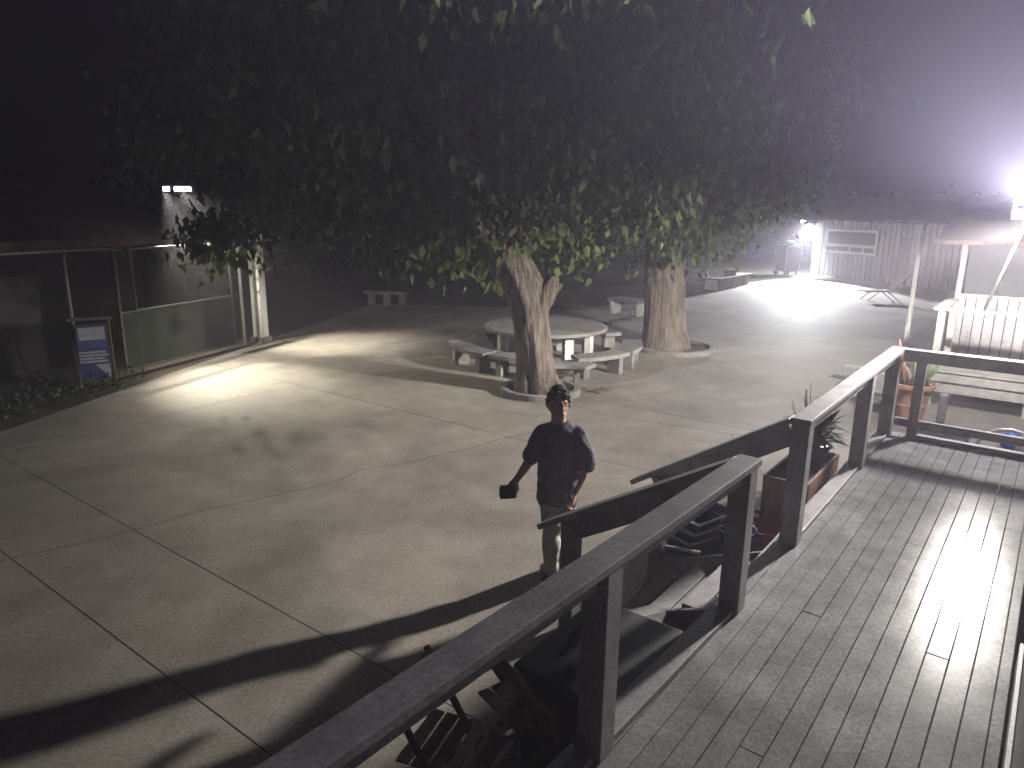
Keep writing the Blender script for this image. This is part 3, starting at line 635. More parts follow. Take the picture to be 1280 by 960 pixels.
# far benches
def slab_bench(label, u, v, L, rz, m, h=.45, legs=3):
    P = G(u, v); t = thing('concrete_bench', label, 'bench', P); r_ = Matrix.Rotation(rz, 3, 'Z')
    MB().box(P+Vector((0, 0, h-.04)), (L, .42, .085), rz).build('seat', CONC2, t, bevel=.012)
    for i in range(legs):
        x = -L/2+.22+(L-.44)*i/(legs-1); MB().box(P+r_ @ Vector((x, 0, (h-.085)/2)), (.16, .34, h-.08), rz).build('leg', m, t, bevel=.012)
    return t
slab_bench('plain concrete bench on three legs at the dark far left edge', 484, 381, 1.5, -.12, CONC2)
def trough_bench(label, u, v, L, rz, w=.5, h=.48):     # bench with flared end pieces, pale to paint in the lamplight on them
    P = G(u, v); t = thing('concrete_bench', label, 'bench', P); r_ = Matrix.Rotation(rz, 3, 'Z')
    MB().box(P+Vector((0, 0, h-.03)), (L+.22, w+.12, .08), rz).build('seat', CONC2, t, bevel=.012)
    for sx in (-1, 1):
        m_ = MB(); c8 = []
        for z, k in ((0, .72), (h-.072, 1.0)):
            for x, y in ((-.06, -1), (.06, -1), (.06, 1), (-.06, 1)):
                c8.append(P + r_ @ Vector((sx*L/2*(.9+.1*k)+x, y*w/2*k, z)))
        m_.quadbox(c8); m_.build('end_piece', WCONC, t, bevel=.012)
    return t, P, r_
t, P, r_ = trough_bench('short concrete bench with white lit end pieces left of the thick trunk', 785, 393, .95, radians(-42), .55)
m_ = MB(); pts = [(.22*cos(a), .02+.36*sin(a)) for a in [pi*i/10 for i in range(11)]]
MBp = MB(); n_ = len(pts); MBp.v = [tuple(P+Vector((.3+x, -.26, max(0, z)))) for x, z in pts]+[tuple(P+Vector((.3+x, -.18, max(0, z)))) for x, z in pts]
MBp.f = [tuple(range(n_)), tuple(range(n_, 2*n_))[::-1]]+[(i, i+1, n_+i+1, n_+i) for i in range(n_-1)]+[(n_-1, 0, n_, 2*n_-1)]; MBp.build('arch_plate', WCONC, t, bevel=.006)  # arch face in paler concrete, lamplight put into its colour
# long trough planter with a thin post rising behind
P = G(917, 362); tro = thing('trough_planter', 'long low concrete trough with flared pale end beyond the thick trunk', 'planter', P); rz = radians(52); r_ = Matrix.Rotation(rz, 3, 'Z')
m_ = MB(); c8 = []
for z, k in ((0, .78), (.46, 1)):
    for x, y in ((-1, -1), (1, -1), (1, 1), (-1, 1)): c8.append(P + Vector((0, .9, 0)) + r_ @ Vector((x*1.75*(.94+.06*k), y*.34*k, z)))
m_.quadbox(c8); m_.build('basin', CONC2, tro, bevel=.015)
MB().box(P+Vector((0, .9, .485)), (3.7, .82, .05), rz).build('rim', CONC2, tro, bevel=.01)
MB().box(P+Vector((0, .9, .23))+r_ @ Vector((-1.735, 0, 0)), (.05, .54, .40), rz).build('end_plate', WCONC, tro, bevel=.01)  # pale plate paints the lamplight onto this end face
bk = MB().box(P+Vector((.1, 1.0, .63)), (.42, .3, .24), .2).build('concrete_block', CONC2, bevel=.012); tag(bk, 'grey concrete block resting on the long trough', 'block')
P = G(920, 346); sap = thing('young_tree', 'slender young tree standing behind the long trough', 'tree', P)
MB().tube([P+Vector((0, 0, -.03)), P+Vector((.02, 0, 1.2)), P+Vector((-.08, 0, 2.6))], [.09, .075, .04], 8).build('trunk', BARK, sap)
o = leaf_cloud([P+Vector((x, y, z)) for x, y, z in ((-.3, 0, 2.0), (-.5, .2, 2.6), (.3, 0, 2.7), (-.1, .1, 3.1), (-.55, 0, 1.6), (.1, -.2, 2.3))], [(.7, .7, .8)]*6, [60]*6, .28, 'crown', LEAF, sap, .85, 5); o['kind'] = 'stuff'

# ------------------------------------------------------------------ far yard: barrel, chairs, pots, bin
def barrel(P, h, r, m, label):
    t = thing('barrel', label, 'barrel', P)
    MB().lathe(P, [(r*.95, 0), (r, .03), (r, h*.3), (r*1.04, h*.33), (r, h*.36), (r, h*.63), (r*1.04, h*.66), (r, h*.69), (r, h*.97), (r*.95, h)], 20).build('drum', m, t, smooth=False)
    MB().lathe(P+Vector((0, 0, h)), [(r*.9, -.02), (r*.88, .03), (.02, .035)], 20).build('lid', m, t)
P = PY(940, 322, 46); P.z = 0; P = G(940, 322); barrel(P, .92, .52, BLUEP, 'blue plastic drum at far edge of the lit yard')
def chair(P, rz, m, label, s=1.0, group=None):
    t = thing('garden_chair', label, 'chair', P, group); r_ = Matrix.Rotation(rz, 3, 'Z')
    q = lambda x, y, z: P + r_ @ Vector((x*s, y*s, z*s))
    MB().box(q(0, 0, .43), (.46*s, .44*s, .035*s), rz).build('seat', m, t, bevel=.008)
    MB().beam(q(0, .2, .46), q(0, .32, .95), .44*s, .03*s, up=(r_ @ Vector((0, 1, 0)))).build('backrest', m, t, bevel=.008)
    for x, y in ((-.2, -.19), (.2, -.19), (-.2, .19), (.2, .19)): MB().beam(q(x*1.1, y*1.1, 0), q(x, y, .42), .045*s, .045*s, up=r_ @ Vector((0, 1, 0))).build('leg', m, t)
    for x in (-.24, .24):
        MB().beam(q(x, -.18, .64), q(x, .26, .66), .05*s, .025*s).build('armrest', m, t); MB().beam(q(x, -.18, .43), q(x, -.18, .63), .04*s, .03*s, up=r_ @ Vector((0, 1, 0))).build('armrest_post', m, t)
    return t
chair(G(867, 334), 2.6, NAVYP, 'dark blue plastic garden chair beyond the thick trunk', 1.3)
chair(G(966, 319), 2.4, GREENP, 'pale green garden chair behind the tall dark bin', 1.35)
chair(G(1004, 320), 2.2, WHITEP, 'white plastic garden chair tucked against the far shed corner', 1.9)
P = G(982, 344); bn = thing('wheeled_bin', 'tall dark wheeled bin with green bag on its lid', 'bin', P); rz = .35; r_ = Matrix.Rotation(rz, 3, 'Z')
m_ = MB(); c8 = []
for z, k in ((.22, .86), (1.42, 1)):
    for x, y in ((-1, -1), (1, -1), (1, 1), (-1, 1)): c8.append(P + r_ @ Vector((x*.43*k, y*.4*k, z)))
m_.quadbox(c8); m_.build('body', BLACKP, bn, bevel=.02)
MB().box(P+Vector((0, 0, 1.47)), (.94, .9, .08), rz).build('lid', BLACKP, bn, bevel=.02)
for x in (-.36, .36):
    MB().tube([P+r_ @ Vector((x-.04, .33, .13)), P+r_ @ Vector((x+.04, .33, .13))], .13, 14).build('wheel', BLACKP, bn)
    MB().beam(P+r_ @ Vector((x, -.3, 0)), P+r_ @ Vector((x, -.3, .24)), .06, .06, up=(0, 1, 0)).build('foot', BLACKP, bn)
    MB().beam(P+r_ @ Vector((x*1.15, -.40, .25)), P+r_ @ Vector((x*1.25, -.44, 1.42)), .04, .03, up=(0, 1, 0)).build('corner_strip', STEEL, bn)
gb = MB().ball(P+Vector((-.05, -.1, 1.62)), (.34, .26, .15), 12, 8).build('green_bag', GREENP, smooth=True); tag(gb, 'green bag lying on the tall dark bin lid', 'bag')
def pot_plant(P, h, r, label, m=TERRA, n=60, ls=.3, lm=None, ph=.6):
    t = thing('potted_plant', label, 'potted plant', P)
    MB().lathe(P, [(r*.72, 0), (r*.95, h*.85), (r*1.06, h*.86), (r*1.06, h), (r*.9, h), (r*.88, h*.9), (.02, h*.9)], 20).build('pot', m, t)
    o = leaf_cloud([P+Vector((0, 0, h+ph*.35))], [(r*1.8, r*1.8, ph)], [n], ls, 'foliage', lm or LEAF2, t, -.3, int(abs(P.x*97))); o['kind'] = 'stuff'
for (u, v, l, m) in ((872, 333, 'dark potted plant nearest the blue chair', BLACKP), (886, 332, 'dark potted plant in the middle of the far row', NAVYP), (899, 331, 'leggy potted plant at right end of the far row', BLACKP)):
    pot_plant(G(u, v), .7, .34, l, m, 50, .4, None, 1.2)
hd = thing('hedge', 'dark hedge closing off the far side of the lit yard', 'hedge', (20, 58, 0))
cs = []; rr = random.Random(4)
for i in range(90): cs.append((-2+rr.uniform(0, 46), 57+rr.uniform(-1.2, 2.5)+i*.0, rr.uniform(.3, 3.4)))
o = leaf_cloud(cs, [(2.4, 1.4, 1.6)]*90, [130]*90, .5, 'foliage', LEAF2, hd, .2, 9); o['kind'] = 'stuff'
MB().box((21, 58.6, 1.2), (46, .5, 2.4)).build('branch_mass', SOIL, hd)
lw = MB().box((14.2, 53.5, .22), (13, .3, .5), .06).build('low_wall', CONC2, bevel=.02); tag(lw, 'low concrete wall under the far dark hedge', 'wall')
tb2 = thing('picnic_table', 'weathered long picnic table in shade beyond the two trees', 'table', G(750, 350)); P = G(752, 350)
MB().box(P+Vector((0, 0, .74)), (3.4, .8, .06), .12).build('tabletop', CONC2, tb2, bevel=.01)
for sy in (-.75, .75): MB().box(P+Vector((0, sy, .44)), (3.4, .3, .05), .12).build('bench_seat', CONC2, tb2, bevel=.01)
for sx in (-1.2, 1.2):
    MB().box(P+Matrix.Rotation(.12, 3, 'Z') @ Vector((sx, 0, .36)), (.1, .5, .72), .12).build('leg', CONC2, tb2); MB().box(P+Matrix.Rotation(.12, 3, 'Z') @ Vector((sx, 0, .38)), (.09, 1.7, .07), .12).build('cross_beam', CONC2, tb2)
# dark trees behind the court
for i, (x, y, h, r_, l) in enumerate(((-13, 30, 6, 3.2, 'dark round tree at far left beyond the low building'), (-7.5, 31, 5.2, 3.0, 'dark tree behind the plain far bench'), (-2.5, 33, 6.2, 3.4, 'dark broad tree right of the plain far bench'), (3, 36, 5.4, 3.1, 'dark tree behind the long picnic table'), (9.5, 44, 7, 3.8, 'dark tall tree behind the trough planter'))):
    t = thing('background_tree', l, 'tree', (x, y, 0), 'dark trees behind the courtyard')
    MB().tube([(x, y, -.04), (x+.1, y, h*.35), (x-.1, y, h*.7)], [.22, .18, .08], 8).build('trunk', BARK, t)
    rr = np.random.default_rng(50+i); cs = [np.array((x, y, h*.52))+rr.normal(size=3)*np.array((r_*.5, r_*.45, h*.22)) for _ in range(46)]
    cs = [c for c in cs if c[2] > .5]
    o = leaf_cloud(cs, [(1.5, 1.5, 1.2)]*len(cs), [110]*len(cs), .34, 'crown', LEAF2, t, .5, 60+i); o['kind'] = 'stuff'
# weeds along the fence foot
wd = leaf_cloud([FE(-5.4+i*.5+.2*sin(i*3.1), .10, .3+.25*sin(i*1.7)) for i in range(10)], [(.5, .4, .18)]*10, [45]*10, .09, 'weeds', LEAF2, None, -.35, 77); wd['kind'] = 'stuff'

# ------------------------------------------------------------------ far shed
SA, SB = G(1020, 343), G(1125, 356); sd = (SB-SA); sd.z = 0; sd.normalize(); sn = Vector((-sd.y, sd.x, 0))
if sn.dot(-SA) < 0: sn = -sn
def SW(t, z=0.0, off=0.0): return SA + sd*t + sn*off + Vector((0, 0, z))
def sw(u, v): p = PP(u, v, SA, sn); return (p-SA).dot(sd), p.z
shed = thing('board_shed', 'grey board shed with white framed window under dark roof', 'building', SA)
LEN = sw(1200, 330)[0]; EH = 2.74
w0, zt = sw(1035, 283); w1, zb = sw(1095, 322); _, zt2 = sw(1094, 291); w0, w1 = w0, w1; zt = (zt+zt2)/2
_, zb1 = sw(1035, 314); zb = (zb+zb1)/2
door0, door1 = sw(1120, 330)[0], sw(1139, 330)[0]
bw = .30; t_ = -.35; k = 0
while t_ < LEN:
    a, b = t_+.03, t_+bw-.03; c = (a+b)/2; off = random.uniform(0, .02)
    segs = [(-.02, EH)]
    if w0-.02 < c < w1+.02: segs = [(-.02, zb-.02), (zt+.02, EH)]
    elif door0 < c < door1: segs = [(2.1, EH)]
    for z0, z1 in segs: MB().beam(SW(c, z0, off), SW(c, z1, off), .02, b-a, up=sd).build('board', SIDING, shed)
    t_ += bw; k += 1
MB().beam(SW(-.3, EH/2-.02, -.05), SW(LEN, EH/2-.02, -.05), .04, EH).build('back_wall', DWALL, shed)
wn = MB()
win = MB().beam(SW(w0+.1, (zt+zb)/2, -.015), SW(w1-.1, (zt+zb)/2, -.015), .02, zt-zb-.1).build('window', GLASS, shed)
fw = .12; zm = zb+(zt-zb)*.34
for a, b, z0, z1 in ((w0, w1, zt-fw, zt), (w0, w1, zb, zb+fw), (w0, w1, zm-.06, zm+.06)): MB().beam(SW(a, (z0+z1)/2, .03), SW(b, (z0+z1)/2, .03), .05, z1-z0).build('frame', TRIM, win)
for t__ in (w0+fw/2, w1-fw/2): MB().beam(SW(t__, zb+fw, .028), SW(t__, zt-fw, .028), .05, fw, up=sd).build('frame', TRIM, win)
for i in (1, 2, 3): t__ = w0+(w1-w0)*i/4; MB().beam(SW(t__, zb+fw, .026), SW(t__, zm-.06, .026), .04, .06, up=sd).build('mullion', TRIM, win)
MB().beam(SW(-.25, -.02, .05), SW(-.25, EH, .05), .05, .22, up=sd).build('corner_trim', TRIM, shed); MB().beam(SW(w0-.45, -.02, .04), SW(w0-.45, EH, .04), .04, .34, up=sd).build('corner_trim', TRIM, shed)
dr = MB().beam(SW((door0+door1)/2, 0, -.02), SW((door0+door1)/2, 2.08, -.02), .03, door1-door0-.04, up=sd).build('door', DWALL, shed)
MB().beam(SW(-.38, EH/2, -.1), SW(-.38, EH/2, -4), .06, EH).build('end_wall', SIDING, shed)
m_ = MB(); m_.quadbox([SW(-.9, EH+.02, .75), SW(LEN+.3, EH+.02, .75), SW(LEN+.3, EH+1.15, -2.6), SW(-.9, EH+1.15, -2.6), SW(-.9, EH+.12, .75), SW(LEN+.3, EH+.12, .75), SW(LEN+.3, EH+1.25, -2.6), SW(-.9, EH+1.25, -2.6)]); m_.build('roof', ROOFM, shed)
t_ = -.7
while t_ < LEN: MB().beam(SW(t_, EH-.05, .72), SW(t_, EH+.16, -.05), .06, .12).build('rafter', TRIM, shed); t_ += .62
wl = thing('wall_light', 'bright wall light fixed at the far corner of the board shed', 'lamp', LF)
SRC = LF+Vector((-.2, -.08, -.05)); vq = Vector((-SRC.x, -SRC.y, 0)).normalized()
MB().beam(SRC+vq*.17+Vector((0, 0, .035)), SRC+vq*.19+Vector((0, 0, .035)), .62, .13).build('glare_shield', DSTEEL, wl); MB().box(SRC+Vector((0, 0, .11)), (.6, .5, .03), .35).build('glare_shield_top', DSTEEL, wl)  # plates added to hide the source and its glow from the camera
MB().box(LF+Vector((0, 0, .06)), (.3, .22, .12), .3).build('housing', DSTEEL, wl, bevel=.01); MB().box(LF+Vector((-.03, -.02, -.02)), (.24, .18, .05), .3).build('lens', LEDF, wl)
MB().beam(LF+Vector((0, 0, .08)), SW(-.2, LF.z+.06, .02), .05, .05).build('bracket', DSTEEL, wl)
# yard poles in front of the shed
for u0, v0, u1, v1, l in ((1132, 428, 1143, 283, 'slender pale pole standing in the yard in front of the shed'), (1193, 352, 1197, 268, 'slender pale pole further right near the porch')):
    P = G(u0, v0)
    t = thing('yard_pole', l, 'pole', P, 'slender poles in front of the shed')
    h_ = PY(u1, v1, P.y).z
    MB().tube([P+Vector((0, 0, -.03)), P+Vector((0, 0, h_))], .055, 8).build('tube', TRIM, t); MB().box(P+Vector((0, 0, h_+.01)), (.14, .14, .03)).build('cap', TRIM, t)
# folded lounger in the yard
P = G(1100, 375); lg = thing('folding_lounger', 'dark folding lounger on the wet looking yard before the shed', 'lounger', P)
for s_ in (-.28, .28):
    MB().tube([P+Vector((-.75, s_, .32)), P+Vector((.3, s_, .36)), P+Vector((.85, s_, .95))], .022, 6).build('side_tube', DSTEEL, lg)
    MB().tube([P+Vector((-.6, s_, .0)), P+Vector((-.2, s_, .34))], .02, 6).build('leg', DSTEEL, lg); MB().tube([P+Vector((.55, s_, .0)), P+Vector((.1, s_, .34))], .02, 6).build('leg', DSTEEL, lg)
MB().beam(P+Vector((-.72, 0, .34)), P+Vector((.3, 0, .375)), .54, .02).build('seat', ROOFM, lg); MB().beam(P+Vector((.32, 0, .39)), P+Vector((.84, 0, .96)), .54, .02).build('backrest', ROOFM, lg)

# ------------------------------------------------------------------ pots and oddments beyond the deck end
P = G(1134, 522); pc = thing('potted_cactus', 'big ribbed terracotta pot of leggy cactus beyond the deck corner', 'potted plant', P)
prof = [(.19, 0), (.21, .02), (.245, .22), (.25, .24), (.245, .26), (.29, .50), (.33, .505), (.335, .575), (.30, .58), (.29, .54), (.02, .54)]
MB().lathe(P, prof, 26).build('pot', TERRA, pc, bevel=.006); MB().lathe(P, [(.289, .535), (.15, .56), (.02, .57)], 20).build('soil', SOIL, pc)
rr = random.Random(9)
for i in range(12):
    a = rr.uniform(0, 2*pi); b_ = P+Vector((.16*cos(a), .16*sin(a), .54)); h_ = rr.uniform(.3, .75)
    pts = [b_, b_+Vector((.05*cos(a), .05*sin(a), h_*.5)), b_+Vector((.16*cos(a)+rr.uniform(-.06, .06), .16*sin(a), h_))]
    MB().tube(pts, [.028, .034, .018], 8).build('stem', CACT if i % 3 else PINKF, pc, smooth=True)
    if i % 2 == 0:
        pts = [pts[1], pts[1]+Vector((.12*cos(a+1), .12*sin(a+1), .03)), pts[1]+Vector((.13*cos(a+1), .13*sin(a+1), .2))]; MB().tube(pts, [.02, .024, .012], 7).build('stem', PINKF if i % 4 else CACT, pc, smooth=True)
ss = MB().beam(G(1172, 545), G(1172, 545)+Vector((.03, .04, .62)), .20, .10, up=ev).build('stone_slab', CONC2, bevel=.014); tag(ss, 'upright grey stone slab right of the terracotta cactus pot', 'slab')
ps_ = G(1165, 548); sc_ = MB().lathe(ps_+Vector((.15, .0, 0)), [(.26, .006), (.30, .012), (.33, .06), (.31, .06), (.28, .03), (.02, .03)], 28).build('pot_shadow_disc', BLACKP); tag(sc_, 'round black disc in place of the pot shadow beside the upright slab', 'shadow disc')  # dark disc laid where the cactus pot's shadow falls
for i in range(4):
    p = G(1092-4*i, 492-7*i+14); o = MB().box(p+Vector((.1, .25, .03+.09*i)), (.7, .26, .06), -ALP+.1*sin(i*2)).build('paving_board', PALEW, bevel=.006)
    o['label'] = ['bottom pale board of the stack behind the corner post', 'second pale board up in the stack behind corner post', 'third pale board up in the stack behind corner post', 'top pale board of the stack behind the corner post'][i]; o['category'] = 'board'; o['group'] = 'pale boards stacked behind the corner post'
    o.location = Vector((0, 0, 0)); 
# tubular metal loops
for i, (e_, d, l) in enumerate(((1.35, .75, 'tubular metal loop stand nearest the deck end railing'), (1.75, 1.15, 'tubular metal loop stand behind, nearest the blue ball'))):
    b0 = DE(e_, d); t = thing('loop_stand', l, 'bike rack', b0, 'tubular metal loop stands past the deck end')
    pts = [b0+ev*(-.32)+Vector((0, 0, 0))]+[b0+ev*(.32*-cos(pi*k/8))*1+Vector((0, 0, .42+.3*sin(pi*k/8))) for k in range(9)]+[b0+ev*.32]
    MB().tube(pts, .022, 8).build('loop', STEEL, t, smooth=True); MB().tube([b0-ev*.4+Vector((0, 0, .02)), b0+ev*.4+Vector((0, 0, .02))], .02, 8).build('foot_bar', STEEL, t)
bb = MB().ball(G(1262, 562)+Vector((0, 0, .13)), .14, 16, 10).build('blue_ball', BLUEP, smooth=True); tag(bb, 'blue ball lying by the tubular metal loops', 'ball')
bd = MB().box(DE(.95, 1.9, .08), (.8, .2, .12), -ALP+.1).build('timber_block', PALEW, bevel=.01); tag(bd, 'pale timber block on ground under the landing deck edge', 'timber')
# planter behind the left deck railing
P = DE(-.28, -1.5); bp_ = thing('planter_box', 'brown wooden planter box standing outside the deck railing', 'planter', P)
for s_ in (-.2, .2): MB().beam(P+ev*s_+dv*-.7+Vector((0, 0, .30)), P+ev*s_+dv*.45+Vector((0, 0, .30)), .03, .6).build('side_board', BROWNW, bp_, bevel=.004)
for s_ in (-.69, .44): MB().beam(P+dv*s_+ev*-.18+Vector((0, 0, .30)), P+dv*s_+ev*.18+Vector((0, 0, .30)), .03, .6).build('end_board', BROWNW, bp_, bevel=.004)
MB().beam(P+dv*-.67+Vector((0, 0, .5)), P+dv*.42+Vector((0, 0, .5)), .36, .06).build('soil', SOIL, bp_)
P2 = DE(-.28, -1.25, .535); pt = thing('potted_plant', 'bushy green plant in navy pot standing in the brown planter', 'potted plant', P2)
MB().lathe(P2, [(.11, 0), (.16, .17), (.175, .17), (.175, .2), (.15, .2), (.02, .17)], 18).build('pot', NAVYP, pt)
rr = random.Random(12); SL = leaf_mesh('leaf', .22, .035, LEAF2)
for i in range(70):
    a = rr.uniform(0, 2*pi); o = bpy.data.objects.new('leaf', SL); col.objects.link(o); o.parent = pt; o.matrix_parent_inverse = Matrix.Translation(P2).inverted()
    o.location = P2+Vector((.09*cos(a), .09*sin(a), .2+rr.uniform(0, .22))); o.rotation_euler = (radians(rr.uniform(-10, 65)), 0, a-pi/2); s_ = rr.uniform(.7, 1.3); o.scale = (s_,)*3
P3 = DE(-.45, -.75, 0); dp = thing('dry_plant', 'dry pinkish twiggy plant beside the bushy green plant', 'plant', P3)
for i in range(26):
    a = rr.uniform(0, 2*pi); h_ = rr.uniform(.8, 1.25); MB().tube([P3+Vector((.04*cos(a), .04*sin(a), -.02)), P3+Vector((.1*cos(a), .1*sin(a), h_*.6)), P3+Vector((.24*cos(a), .24*sin(a), h_))], [.008, .007, .004], 5).build('stem', PINKF, dp)

# ------------------------------------------------------------------ clutter beside the deck
P = DE(-.24, -5.72); sbn = thing('storage_bin', 'large black lidded storage bin under the near deck railing', 'storage bin', P)
MB().beam(P+dv*-.42+Vector((0, 0, .30)), P+dv*.42+Vector((0, 0, .30)), .56, .58).build('body', BLACKP, sbn, bevel=.02); MB().beam(P+dv*-.45+Vector((0, 0, .625)), P+dv*.45+Vector((0, 0, .625)), .62, .06).build('lid', BLACKP, sbn, bevel=.015)
P = G(738, 935); tt = thing('planter_tub', 'faded terracotta tub half hidden behind the near railing post', 'planter', P)
MB().lathe(P, [(.24, 0), (.31, .4), (.34, .41), (.34, .48), (.30, .48), (.28, .38), (.02, .38)], 24).build('tub', mat('dull_terracotta', (.15, .10, .09), (.22, .15, .135), scale=6, rough=.9, bump=.2), tt, bevel=.005); MB().lathe(P+Vector((0, 0, .38)), [(.28, 0), (.02, .02)], 20).build('soil', SOIL, tt)
def folding_chair(P, rz, m, label, tilt=0.0):
    t = thing('folding_chair', label, 'chair', P, 'wooden folding chairs beside the deck'); r_ = Matrix.Rotation(rz, 3, 'Z')
    q = lambda x, y, z: P + r_ @ Vector((x, y, z))
    for x in (-.2, .2):
        MB().beam(q(x, -.25, 0), q(x, .22, .84), .035, .022, up=r_ @ Vector((1, 0, 0))).build('leg', m, t, bevel=.003); MB().beam(q(x*.86, .27, 0), q(x*.86, -.2, .46), .035, .022, up=r_ @ Vector((1, 0, 0))).build('leg', m, t, bevel=.003)
    for i in range(5): MB().beam(q(-.2, -.19+i*.085, .455), q(.2, -.19+i*.085, .455), .07, .016).build('seat_slat', m, t, bevel=.003)
    for z, y in ((.70, .145), (.80, .2)): MB().beam(q(-.215, y, z), q(.215, y, z), .016, .06).build('back_slat', m, t, bevel=.003)
    MB().beam(q(-.2, -.19, .12), q(.2, -.19, .12), .025, .025).build('stretcher', m, t)
folding_chair(G(560, 1020), 1.2, BROWNW, 'brown wooden folding chair nearest lower edge below the railing')
folding_chair(G(655, 960), 2.2, BROWNW, 'brown wooden folding chair just left of the terracotta tub')
bl_ = MB().beam(G(572, 948)+Vector((0, 0, .12)), G(660, 920)+Vector((0, 0, .03)), .05, .03).build('white_batten', TRIM, bevel=.003); tag(bl_, 'thin white batten lying on ground between the folding chairs', 'batten')
def tub(P, w, l, h, rz, m, label, grp=None):
    t = thing('plastic_tub', label, 'tub', P, grp); r_ = Matrix.Rotation(rz, 3, 'Z')
    def rect(k, z): return [P + r_ @ Vector((x*w/2*k, y*l/2*k, z)) for x, y in ((-1, -1), (1, -1), (1, 1), (-1, 1))]
    for a in range(4):
        m_ = MB(); o0, o1 = rect(.82, 0), rect(1, h); i0, i1 = rect(.76, 0), rect(.94, h); b_ = (a+1) % 4
        m_.quadbox([o0[a], o0[b_], i0[b_], i0[a], o1[a], o1[b_], i1[b_], i1[a]]); m_.build('side', m, t)
    m_ = MB(); z0, z1 = rect(.8, .0), rect(.8, .012); m_.quadbox(z0+z1); m_.build('bottom', m, t)
    m_ = MB(); 
    for a in range(4):
        b_ = (a+1) % 4; o1, i1 = rect(1.05, h), rect(.95, h); u1, v1 = rect(1.05, h+.018), rect(.95, h+.018); m_.quadbox([o1[a], o1[b_], i1[b_], i1[a], u1[a], u1[b_], v1[b_], v1[a]])
    m_.build('rim', PALEW if m is NAVYP else m, t)
q0 = G(868, 690); q0.z = 0
for i, l in enumerate(('lowest navy tub in the nested stack by the steps', 'middle navy tub in the nested stack by the steps', 'top navy tub in the nested stack by the steps')):
    tub(q0+Vector((.02*i, .015*i, .0+.09*i)), .55, .42, .22, .5+.06*i, NAVYP, l, 'navy tubs nested by the steps')
tub(DE(-.25, -2.6), .5, .36, .24, -.3, REDP, 'faded red tub on ground outside the deck railing')
bk = thing('bucket', 'small dark navy bucket behind the stair top post', 'bucket', DE(-.45, -2.95))
MB().lathe(DE(-.45, -2.95), [(.13, 0), (.17, .3), (.185, .3), (.185, .32), (.16, .32), (.15, .05), (.02, .05)], 18).build('body', NAVYP, bk)
hp = [DE(-.45, -2.95)+Vector((.17*cos(a), 0, .31+.16*sin(a))) for a in [pi*i/8 for i in range(9)]]; MB().tube(hp, .005, 5).build('handle', STEEL, bk)
for (a, b, w, h, l) in ((DE(-.35, -3.3, .25), DE(-.62, -2.5, .42), .05, .05, 'pale wooden stake leaning beside the navy bucket'),):
    o = MB().beam(a, b, w, h).build('stake', PALEW, bevel=.003); tag(o, l, 'stake')
sl = MB().box(DE(-.30, -3.36, .04), (.34, .26, .07), .3).build('paver', PALEW, bevel=.01); tag(sl, 'square pale paver on ground below the stair top post', 'paver')
jt = thing('garden_cart', 'dark low garden cart with pale folded lid beside the steps', 'cart', DE(-.40, -5.06))
P = DE(-.40, -5.06)
MB().box(P+Vector((0, 0, .22)), (.62, .42, .22), .4).build('tray', DSTEEL, jt, bevel=.01)
r_ = Matrix.Rotation(.4, 3, 'Z')
m_ = MB(); m_.quadbox([P+r_ @ Vector(v) for v in ((-.33, -.23, .335), (.33, -.23, .335), (.33, .0, .42), (-.33, .0, .42), (-.33, -.23, .35), (.33, -.23, .35), (.33, .0, .435), (-.33, .0, .435))]); m_.build('lid', CONC2, jt)
m_ = MB(); m_.quadbox([P+r_ @ Vector(v) for v in ((-.33, .004, .42), (.33, .004, .42), (.33, .23, .335), (-.33, .23, .335), (-.33, .004, .435), (.33, .004, .435), (.33, .23, .35), (-.33, .23, .35))]); m_.build('lid', CONC2, jt)
for x, y in ((-.3, -.24), (.3, -.24), (-.3, .24), (.3, .24)): MB().tube([P+r_ @ Vector((x, y-.025, .1)), P+r_ @ Vector((x, y+.025, .1))], .1, 14).build('wheel', BLACKP, jt)
for i, (u, v, L_, a, l) in enumerate(((905, 640, .7, .5, 'bent grey pipe lying among clutter by the stair top post'), (810, 690, .9, .2, 'long grey pipe lying among clutter by the near handrail'))):
    p = G(u, v, .25); o = MB().tube([p+Vector((-L_/2, -.1, -.12)), p+Vector((0, .05, .06)), p+Vector((L_/2, 0, 0))], .018, 8).build('pipe', STEEL, smooth=True); tag(o, l, 'pipe')

